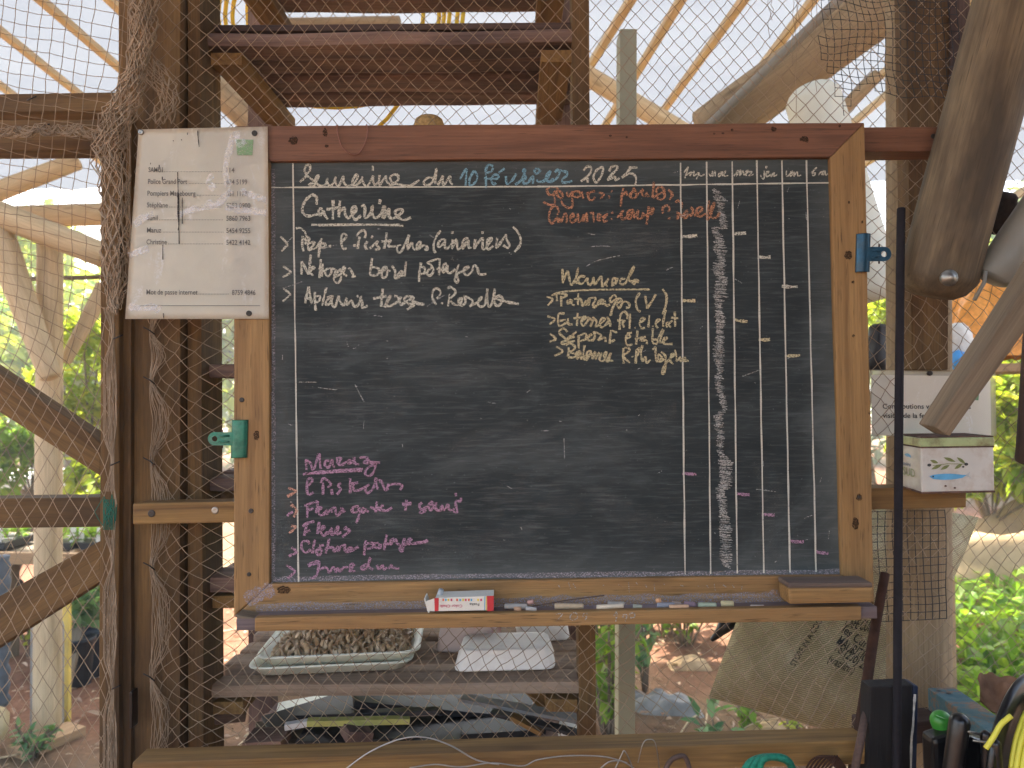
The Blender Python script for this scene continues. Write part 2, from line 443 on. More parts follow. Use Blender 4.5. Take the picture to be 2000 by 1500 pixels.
# ================================================================ timber wall the board hangs on
wall = thing('timber_wall_frame', 'brown stained timber posts and rails of the open netted wall behind the board', 'wall frame', tuple(P(330, 1500, .1)))
PY = .082
plank('post', [(262, -60), (352, -60), (352, 1620), (261, 1620)], PY, .07, M_stain, wall)
plank('post', [(352, -60), (366, -60), (364, 1620), (350, 1620)], PY + .035, .05, M_dark, wall)  # dark strip standing in for the shadow in the gap between posts
plank('post', [(366, -60), (390, -60), (398, 1620), (366, 1620)], PY + .02, .09, M_stain, wall)
plank('post', [(231, -60), (262, -60), (262, 226), (231, 226)], PY + .03, .07, M_stain, wall)
plank('rail', [(-60, 184), (238, 179), (240, 216), (-60, 219)], PY + .10, .05, M_stain, wall)
plank('rail', [(259, 984), (1887, 949), (1887, 991), (259, 1025)], .034, .046, M_pine, wall)
plank('rail', [(470, 262), (1838, 246), (1842, 294), (470, 312)], .034, .046, M_red, wall)
# bottom beam with its top face in view
bz = P(900, 1474, -.03).z
plank('bottom_beam', [(258, 1489), (1695, 1446), (1695, 1492), (258, 1540)], -.035, .045, M_pine, wall)
plank('rail', [(1690, 1420), (1900, 1400), (1900, 1440), (1690, 1466)], .06, .05, M_dark, wall)
# round pole post on the right with plank on its side
polex = P(1800, 600, .16)
log('pole', [P(1792, -80, .2), P(1794, 700, .2), P(1795, 1640, .2)], [57 * S(.2)] * 3, M_pole, wall, n=40, rough=.015, dome=0)
plank('post', [(1768, -60), (1858, -60), (1852, 722), (1782, 722)], .135, .04, M_stain, wall)
plank('post', [(1856, -60), (1896, -60), (1893, 330), (1856, 330)], .13, .06, M_dark, wall)

def screw_head(x, y, Y, r=8, mat=None, parent=None, nm='screw'):
    c = P(x, y, Y); q = r * S(Y)
    return lathe(nm, [(q * .2, -.004), (q * .8, -.004), (q * .8, .0003), (q * .65, .0009), (q * .4, .0009), (q * .12, .0003)], c, Vector((0, -1, 0)), mat or M_screw, parent, n=14)
screw_head(420, 997, .034, 9, M_steel, wall); screw_head(1823, 266, .034, 6, None, wall)
screw_head(296, 1003, .034, 9, None, wall)

# ================================================================ gate on the left
gate = thing('netted_gate', 'brown timber gate with diagonal braces and beige net left of the board', 'gate', tuple(P(225, 1500, .07)))
GY = .06
plank('stile', [(197, 226), (233, 222), (233, 1620), (193, 1620)], GY, .06, M_stain, gate)
plank('stile', [(233.3, 222), (257, 226), (255, 1620), (233.3, 1620)], GY + .012, .05, M_stain, gate)
plank('rail', [(-60, 234), (197, 233), (197, 292), (-60, 294)], GY + .008, .045, M_stain, gate)
plank('rail', [(-60, 974), (196, 971), (196, 1029), (-60, 1032)], GY + .008, .045, M_stain, gate)
plank('brace', [(-60, 690), (170, 842), (196, 866), (196, 930), (-60, 768)], GY + .02, .04, M_stain, gate, cuts=0)
plank('brace', [(196, 1056), (196, 1136), (-60, 1300), (-60, 1196)], GY + .02, .04, M_stain, gate)
plank('hinge', [(252, 1352), (258, 1352), (258, 1424), (252, 1424)], GY - .012, .02, M_black_pl, gate, cuts=0)

# ================================================================ storage rack behind the net
rack = thing('storage_rack', 'dark brown plank shelving rack standing behind the net and the board', 'shelf rack', tuple(P(760, 1500, .3)))
RY0 = .13
z1 = P(700, 86, RY0).z; RY1 = PZ(700, 219, z1).y
def xr(px, py, Y): return P(px, py, Y).x
xl, xrt = xr(402, 90, RY0), xr(1122, 90, RY0)
for (a, b_, Y) in ((1116, 1150, RY0), ):
    plank('post', [(a, -80), (b_, -80), (1166, 1620), (1133, 1620)], Y, .05, M_stain, rack)
for (a, b_) in ((484, 530), (1088, 1116)):
    zt = P(a, -200, RY1).z
    xa, xb = xr(a, 230, RY1), xr(b_, 230, RY1)
    me, M = prism_pts([Vector((xa, RY1, 2.6)), Vector((xb, RY1, 2.6)), Vector((xb, RY1, -.02)), Vector((xa, RY1, -.02))], Vector((0, .04, 0)), .002, 14, .0015)
    put('post', me, M_shelf, rack, M)
def shelf(zu, planks, x0=None, x1=None, batten=True, front_th=.026, mat=None, fill=None, cover=False):
    mat = mat or M_shelf
    x0 = xl if x0 is None else x0; x1 = xrt if x1 is None else x1
    d = (RY1 - RY0) / planks
    for k in range(planks):
        ya = RY0 + d * k; hh = front_th * random.uniform(.8, 1.1); zb = zu + random.uniform(0, .012) * (k > 0)
        beam('shelf_board', Vector((x0 - .005, ya + d * .48, zb + hh / 2)), Vector((x1 + random.uniform(0, .02), ya + d * .48, zb + hh / 2)), d * (fill * random.uniform(.9, 1.1) if fill and k else random.uniform(.80, .93)), hh, mat, rack, bev=.008, jit=.006)
    if cover: beam('shelf_cover', Vector((x0, (RY0 + RY1) / 2 + .02, zu + front_th + .02)), Vector((x1, (RY0 + RY1) / 2 + .02, zu + front_th + .02)), (RY1 - RY0) * .92, .012, M_dark, rack)
    if batten:
        beam('batten', Vector((x0 + .03, RY0 + .012, zu - .018)), Vector((x0 + .03, RY1 + .03, zu - .012)), .055, .022, M_pine, rack)
        beam('batten', Vector((x1 - .03, RY0 + .012, zu - .018)), Vector((x1 - .03, RY1 + .03, zu - .012)), .055, .022, M_pine, rack)
M_shelflow = wood('pale_shelf_wood', (.16, .10, .06), (.36, .26, .18), (.38, .31, .25), .5, .85, 20)  # paler, pale-mottled wood for the lower shelf boards
shelf(z1, 4, fill=.76, cover=True)
z2 = P(700, 41, RY1).z; shelf(z2, 4, fill=.7, cover=True)
for py in (735, 958): shelf(P(430, py, RY0).z, 4, batten=False)
z5 = P(430, 1205, RY0).z; shelf(z5 + .04, 4, batten=True)
zlow = P(760, 1336, RY0).z
shelf(zlow - .026, 4, x0=xl + .002, x1=xr(1132, 1340, RY0), mat=M_shelflow)
zbot = P(760, 1462, RY0 + .05).z - .02
shelf(zbot - .026, 4, x0=xl + .03, x1=xr(1126, 1340, RY0), batten=False)
beam('bracket', P(403, 1385, RY0 + .02), P(470, 1380, RY0 + .12), .03, .05, M_shelf, rack)
beam('bracket', P(1030, 1335, RY1 - .05), P(1110, 1420, RY1 - .03), .02, .03, M_pine, rack)

# ================================================================ blackboard
board = thing('blackboard', 'large wood framed blackboard covered in chalk handwriting and a weekday grid', 'blackboard', tuple(P(1080, 1215, .02)))
oTL, oTR, oBR, oBL = (456, 245), (1690, 239), (1708, 1182), (456, 1206)
iTL, iTR, iBR, iBL = (527, 314), (1622, 307), (1645, 1124), (527, 1140)
TH = .030
plank('top_rail', [oTL, oTR, iTR, iTL], 0, TH, M_red, board, bev=.0025)  # darker, redder than the other rails: its shade is put into the wood colour
plank('side_rail', [oTR, oBR, iBR, iTR], 0, TH, M_honey, board, bev=.0025)
plank('side_rail', [(456, 246), (526.5, 314.5), (526.5, 1140), (456, 1205)], 0, TH, M_honey, board, bev=.0025)
plank('bottom_rail', [iBL, iBR, oBR, oBL], 0, TH, M_honey, board, bev=.0025)
SY = .009
def slate_mat():
    m, nt, b = mat_new('slate')
    v = objcoord(nt, (1, 1, 1), False)
    v2 = N(nt, 'ShaderNodeMapping'); v2.inputs['Scale'].default_value = (18, 240, 1); nt.links.new(v, v2.inputs[0])
    v3 = N(nt, 'ShaderNodeMapping'); v3.inputs['Scale'].default_value = (3.2, 6.5, 1); v3.inputs['Rotation'].default_value = (0, 0, .25); nt.links.new(v, v3.inputs[0])
    n1 = noise(nt, v2.outputs[0], 1, 5, .65, .6); n2 = noise(nt, v3.outputs[0], 1, 6, .62, 1.2); n3 = noise(nt, v, 260, 2, .5)
    c = ramp(nt, n2, [(.30, (.014, .0185, .019)), (.52, (.026, .033, .033)), (.75, (.072, .083, .080))])
    c = mix(nt, ramp(nt, n1, [(.5, g(0)), (.78, g(.40))]), c, (.15, .16, .155))
    v4 = N(nt, 'ShaderNodeMapping'); v4.inputs['Scale'].default_value = (5, 60, 1); v4.inputs['Rotation'].default_value = (0, 0, -.5); nt.links.new(v, v4.inputs[0])
    n4 = noise(nt, v4.outputs[0], 1, 4, .7, .3)
    c = mix(nt, ramp(nt, n4, [(.62, g(0)), (.8, g(.28))]), c, (.2, .21, .2))
    c = mix(nt, ramp(nt, n3, [(.68, g(0)), (.78, g(.35))]), c, (.25, .26, .25))
    # chalk dust along the edges of the slate
    sx = N(nt, 'ShaderNodeSeparateXYZ'); nt.links.new(v, sx.inputs[0])
    def edge(out, half):
        a = N(nt, 'ShaderNodeMath', operation='ABSOLUTE'); nt.links.new(sx.outputs[out], a.inputs[0])
        s = N(nt, 'ShaderNodeMapRange'); s.inputs['From Min'].default_value = half - .055; s.inputs['From Max'].default_value = half
        s.inputs['To Max'].default_value = .55; nt.links.new(a.outputs[0], s.inputs['Value']); return s.outputs[0]
    e = N(nt, 'ShaderNodeMath', operation='MAXIMUM'); nt.links.new(edge(0, .44), e.inputs[0]); nt.links.new(edge(1, .327), e.inputs[1])
    em = N(nt, 'ShaderNodeMath', operation='MULTIPLY'); nt.links.new(e.outputs[0], em.inputs[0]); nt.links.new(n2, em.inputs[1])
    c = mix(nt, em.outputs[0], c, (.17, .19, .18))
    nt.links.new(c, b.inputs['Base Color']); b.inputs['Roughness'].default_value = .72; b.inputs['Specular IOR Level'].default_value = .25
    bump(nt, b, n1, .12, .0006); return m
plank('slate', [(521, 308), (1630, 301), (1653, 1131), (521, 1147)], SY, .008, slate_mat(), board, bev=0, cuts=0)
# chalk ledge
LZ = P(1090, 1200, -.045).z
plank('chalk_ledge', [(497, 1206), (1683, 1184), (1683, 1212), (497, 1233)], -.05, .014, M_honey, board)
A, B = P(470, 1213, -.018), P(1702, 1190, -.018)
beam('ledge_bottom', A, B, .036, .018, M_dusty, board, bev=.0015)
plank('ledge_end', [(1684, 1188), (1707, 1185), (1707, 1208), (1684, 1211)], -.036, .03, M_grey, board, cuts=0)
plank('ledge_end', [(460, 1200), (496, 1207), (496, 1232), (466, 1222)], -.036, .03, M_grey, board, cuts=0)
K_knot = chalk('wood_knot', (.055, .030, .016), .50, .15, .85)
def knot(x, y, rx, ry, Y=-.0004, par=None):
    rn = random.Random(int(x + y)); n = 18
    pts = [(x + rx * math.cos(2 * math.pi * k / n) * rn.uniform(.75, 1.15), y + ry * math.sin(2 * math.pi * k / n) * rn.uniform(.75, 1.15)) for k in range(n)]
    bm = bmesh.new(); bm.faces.new([bm.verts.new(P(px, py, Y)) for px, py in pts]); child('knot', bm2me(bm), K_knot, par or board)
for q in ((573, 274, 10, 8), (635, 259, 5, 9), (638, 285, 4, 3), (1571, 273, 9, 8), (1511, 252, 6, 5), (1510, 277, 5, 4), (1430, 254, 3, 3), (1412, 260, 3, 2), (1395, 261, 2, 2), (1678, 971, 6, 7), (1671, 1022, 7, 13),
          (1658, 395, 2, 3), (1684, 434, 2, 3), (1666, 551, 3, 3), (1667, 656, 3, 3), (1657, 498, 8, 9), (1698, 807, 2, 3), (501, 850, 6, 10), (555, 1152, 16, 8), (1192, 265, 3, 2), (1224, 268, 2, 2), (1585, 292, 3, 2), (1640, 246, 3, 3)):
    knot(*q)
for (x, y, r) in ((472, 781, 6), (490, 998, 6), (486, 1122, 5), (1678, 971, 4)):
    screw_head(x, y, -.0006, r, M_screw, board)

# ---------------------------------------------------------------- handwriting: single-stroke letters
GL = {
 'a': (1.0, [[(.75, .85), (.4, 1), (.06, .6), (.1, .1), (.4, .02), (.72, .45), (.78, .98), (.74, .3), (.86, .02), (1.08, .2)]]),
 'b': (.92, [[(.14, 2.0), (.1, 1.0), (.1, .05), (.45, .0), (.74, .35), (.62, .8), (.2, .72)], [(.62, .75), (.95, .7)]]),
 'c': (.82, [[(.7, .85), (.4, 1), (.06, .6), (.1, .1), (.42, 0), (.85, .25)]]),
 'd': (1.0, [[(.72, .82), (.36, .95), (.05, .5), (.2, .02), (.58, .25), (.84, 2.0), (.74, .6), (.82, .02), (1.05, .2)]]),
 'e': (.82, [[(.02, .38), (.45, .5), (.64, .8), (.38, 1), (.1, .65), (.16, .12), (.45, 0), (.86, .28)]]),
 'f': (.66, [[(.72, 1.75), (.5, 2.1), (.32, 1.7), (.26, .5), (.12, -.7)], [(0, .82), (.62, .92)]]),
 'g': (.95, [[(.7, .85), (.35, 1), (.05, .6), (.2, .1), (.58, .3), (.76, .95), (.62, -.6), (.3, -.95), (.08, -.6), (.5, -.1), (.98, .2)]]),
 'h': (.95, [[(.18, 2.0), (.12, .9), (.08, 0)], [(.1, .5), (.46, 1), (.66, .7), (.66, .1), (.95, .15)]]),
 'i': (.46, [[(.08, .8), (.14, .95), (.12, .15), (.26, 0), (.5, .25)], [(.18, 1.42), (.22, 1.58)]]),
 'j': (.5, [[(.3, .95), (.32, -.4), (.12, -.85), (-.1, -.5)], [(.36, 1.42), (.4, 1.58)]]),
 'l': (.5, [[(.05, .35), (.42, 1.5), (.36, 2.0), (.16, 1.6), (.14, .2), (.32, 0), (.56, .2)]]),
 'm': (1.3, [[(.06, .95), (.05, .0), (.05, .5), (.3, .98), (.46, .8), (.46, .05), (.48, .5), (.74, .98), (.9, .8), (.9, .1), (1.08, 0), (1.32, .2)]]),
 'n': (.92, [[(.06, .95), (.05, .0), (.06, .5), (.36, .98), (.56, .8), (.56, .1), (.7, 0), (.96, .2)]]),
 'o': (.86, [[(.5, .98), (.12, .8), (.06, .25), (.36, 0), (.68, .35), (.62, .85), (.42, .98), (.9, .75)]]),
 'p': (.92, [[(.14, 1.1), (.1, 0), (.02, -.9)], [(.1, .5), (.42, 1), (.72, .7), (.6, .15), (.14, .05)], [(.5, .06), (.95, .2)]]),
 'r': (.7, [[(.06, .9), (.22, 1.1), (.22, .85), (.5, .8), (.42, .15), (.5, 0), (.76, .2)]]),
 's': (.7, [[(.02, .2), (.36, 1.0), (.52, .5), (.4, .02), (.1, .08)], [(.4, .02), (.74, .2)]]),
 't': (.62, [[(.28, 1.75), (.22, .2), (.36, 0), (.64, .22)], [(-.04, 1.06), (.62, 1.16)]]),
 'u': (.98, [[(.04, .95), (.06, .25), (.26, 0), (.56, .3), (.66, .98), (.64, .2), (.76, 0), (1.0, .2)]]),
 'v': (.8, [[(.05, .95), (.3, 0), (.62, .95), (.84, .85)]]),
 'y': (.9, [[(.04, .95), (.1, .3), (.34, .1), (.62, .5), (.7, .95), (.56, -.6), (.28, -.95), (.1, -.6), (.5, -.05), (.92, .2)]]),
 'z': (.85, [[(.05, .9), (.55, .95), (.12, .1), (.45, .15), (.6, -.5), (.3, -.9), (.2, -.5), (.88, .2)]]),
 'x': (.7, [[(.05, .9), (.6, .05)], [(.6, .9), (.05, .05)]]),
 'q': (.9, [[(.7, .85), (.35, 1), (.05, .6), (.2, .1), (.6, .3), (.72, .95), (.66, -.8)]]),
 'k': (.8, [[(.15, 2), (.1, 0)], [(.6, .9), (.14, .4), (.68, 0)]]),
 'S': (1.2, [[(.0, .15), (.55, 1.2), (.82, 1.9), (.6, 2.05), (.42, 1.7), (.5, 1.0), (.72, .4), (.5, .02), (.18, .15)], [(.5, .02), (1.2, .3)]]),
 'C': (1.25, [[(1.0, 1.55), (.95, 1.9), (.6, 1.95), (.14, 1.2), (.1, .35), (.42, 0), (.9, .2)]]),
 'P': (1.1, [[(.22, 1.8), (.2, .8), (.16, -.05)], [(-.12, 1.75), (.4, 2.05), (.85, 1.7), (.75, 1.1), (.24, .9)]]),
 'N': (1.15, [[(.1, 0), (.18, 1.8)], [(.18, 1.8), (.75, .1)], [(.75, .1), (.92, 1.9)]]),
 'A': (1.1, [[(.0, .0), (.45, 1.9), (.62, 1.2), (.72, 0)], [(.14, .7), (.9, .85)]]),
 'R': (1.15, [[(.3, 1.9), (.14, 0)], [(.0, 1.6), (.45, 2.0), (.86, 1.6), (.3, .95), (.6, .4), (1.1, .1)]]),
 'M': (1.5, [[(.08, 0), (.2, 1.8), (.55, .5), (.98, 1.85), (1.02, .9), (1.05, 0), (1.3, .15)]]),
 'E': (.95, [[(.75, 1.75), (.18, 1.8), (.14, 0), (.8, .1)], [(.16, .95), (.6, 1.0)]]),
 'B': (1.05, [[(.2, 1.8), (.12, 0)], [(.1, 1.8), (.7, 1.75), (.55, 1.05), (.2, .95), (.8, .7), (.65, .05), (.1, .02)]]),
 'G': (1.1, [[(.8, 1.6), (.5, 1.9), (.1, 1.5), (.3, .9), (.8, 1.2), (.72, 0), (.4, -.8), (.05, -.5)]]),
 'F': (.95, [[(.3, 1.8), (.14, -.05)], [(.0, 1.7), (.9, 1.85)], [(.2, 1.0), (.62, 1.05)]]),
 'J': (.95, [[(.1, 1.7), (.8, 1.85)], [(.62, 1.8), (.6, .2), (.35, -.3), (.0, .1)]]),
 'V': (1.0, [[(.05, 1.8), (.4, 0), (.85, 1.9)]]),
 'L': (.8, [[(.2, 1.9), (.12, .05), (.75, .1)]]),
 '0': (.95, [[(.5, 1.8), (.12, 1.3), (.12, .4), (.45, 0), (.76, .5), (.7, 1.5), (.46, 1.8)]]),
 '1': (.7, [[(.05, 1.2), (.42, 1.85), (.4, .9), (.38, 0)]]),
 '2': (1.0, [[(.1, 1.4), (.35, 1.85), (.7, 1.6), (.5, .8), (.05, .05), (.4, .2), (.85, 0)]]),
 '5': (.95, [[(.78, 1.85), (.28, 1.75), (.18, 1.0), (.6, 1.05), (.72, .5), (.5, -.2)]]),
 '9': (.8, [[(.6, 1.5), (.3, 1.8), (.1, 1.3), (.4, 1.0), (.62, 1.5), (.5, 0)]]),
 '7': (.8, [[(.05, 1.7), (.7, 1.8), (.25, 0)]]),
 '(': (.6, [[(.45, 2.1), (.12, 1.2), (.14, .2), (.42, -.5)]]),
 ')': (.6, [[(.05, 2.2), (.42, 1.3), (.4, .2), (.05, -.5)]]),
 '.': (.45, [[(.1, .22), (.22, .0)]]), ':': (.5, [[(.15, .25), (.24, .05)], [(.2, .85), (.28, .65)]]),
 '+': (.9, [[(.1, .75), (.75, .85)], [(.45, 1.3), (.4, .2)]]), ',': (.4, [[(.2, .1), (.05, -.35)]]),
 '>': (.8, [[(.05, 1.3), (.7, .7), (.1, .05)]]), ' ': (.7, []),
}
ACC = {'é': ('e', [(.35, 1.3), (.62, 1.65)]), 'è': ('e', [(.2, 1.65), (.45, 1.3)]), 'ô': ('o', [(.15, 1.3), (.4, 1.65), (.65, 1.3)]), 'â': ('a', [(.15, 1.3), (.4, 1.65), (.65, 1.3)])}
def word_strokes(s, x0, x1, b0, b1, xh, slant=.10, rnd=None):
    rnd = rnd or random.Random(hash_s(s))
    adv = 0; items = []
    for ch in s:
        acc = None
        if ch in ACC: ch, acc = ACC[ch]
        a, st = GL[ch]
        items.append((adv, st + ([acc] if acc else []))); adv += a
    k = (x1 - x0) / max(.01, adv); out = []
    for off, sts in items:
        jy = rnd.uniform(-.13, .13); js = rnd.uniform(.82, 1.2); sx = rnd.uniform(.85, 1.15)
        for st in sts:
            pts = []
            for (gx, gy) in st:
                yy = gy * js + jy + rnd.uniform(-.10, .10); xx = off + gx * sx + slant * yy / max(.4, k / xh) * 1.0 + rnd.uniform(-.07, .07)
                t = xx / adv
                pts.append((x0 + xx * k, lerp(b0, b1, t) - yy * xh))
            out.append(pts)
    return out
def hash_s(s):
    h = 5381
    for ch in s: h = (h * 33 + ord(ch)) % 1000003
    return h
def ribbons(strokes, width, smooth=5, seed=0, dy=-.0012, Y=None):
    Y = SY + dy if Y is None else Y
    V, F = [], []
    for si, st in enumerate(strokes):
        pts = cr([(x, y, 0) for x, y in st], smooth) if smooth and len(st) > 2 else [Vector((x, y, 0)) for x, y in st]
        if len(pts) == 2: pts = [pts[0].lerp(pts[1], i / 6) for i in range(7)]
        k0 = len(V)
        for i, p in enumerate(pts):
            t = pts[min(len(pts) - 1, i + 1)] - pts[max(0, i - 1)]
            if t.length < 1e-6: t = Vector((1, 0, 0))
            t.normalize(); nrm = Vector((-t.y, t.x, 0))
            wv = width * (.5 + .3 * nz(p.x * .11 + seed, p.y * .11, si))
            a = p + nrm * wv; b = p - nrm * wv
            yy = Y - .00004 * (si % 7)
            V.append(P(a.x, a.y, yy)); V.append(P(b.x, b.y, yy))
        for i in range(len(pts) - 1):
            a = k0 + 2 * i; F.append((a, a + 1, a + 3, a + 2))
    return vf(V, F, False)
K_cream = chalk('chalk_cream', (.58, .56, .45), .52)
K_blue = chalk('chalk_blue', (.20, .36, .43), .50)
K_orange = chalk('chalk_orange', (.44, .22, .125), .54)
K_pink = chalk('chalk_pink', (.38, .225, .31), .52)
K_yellow = chalk('chalk_yellow', (.55, .48, .29), .51)
K_grey = chalk('chalk_smudge', (.40, .40, .37), .57)
K_peach = chalk('chalk_peach', (.52, .29, .21), .52)
K_line = chalk('chalk_line', (.56, .55, .46), .42)
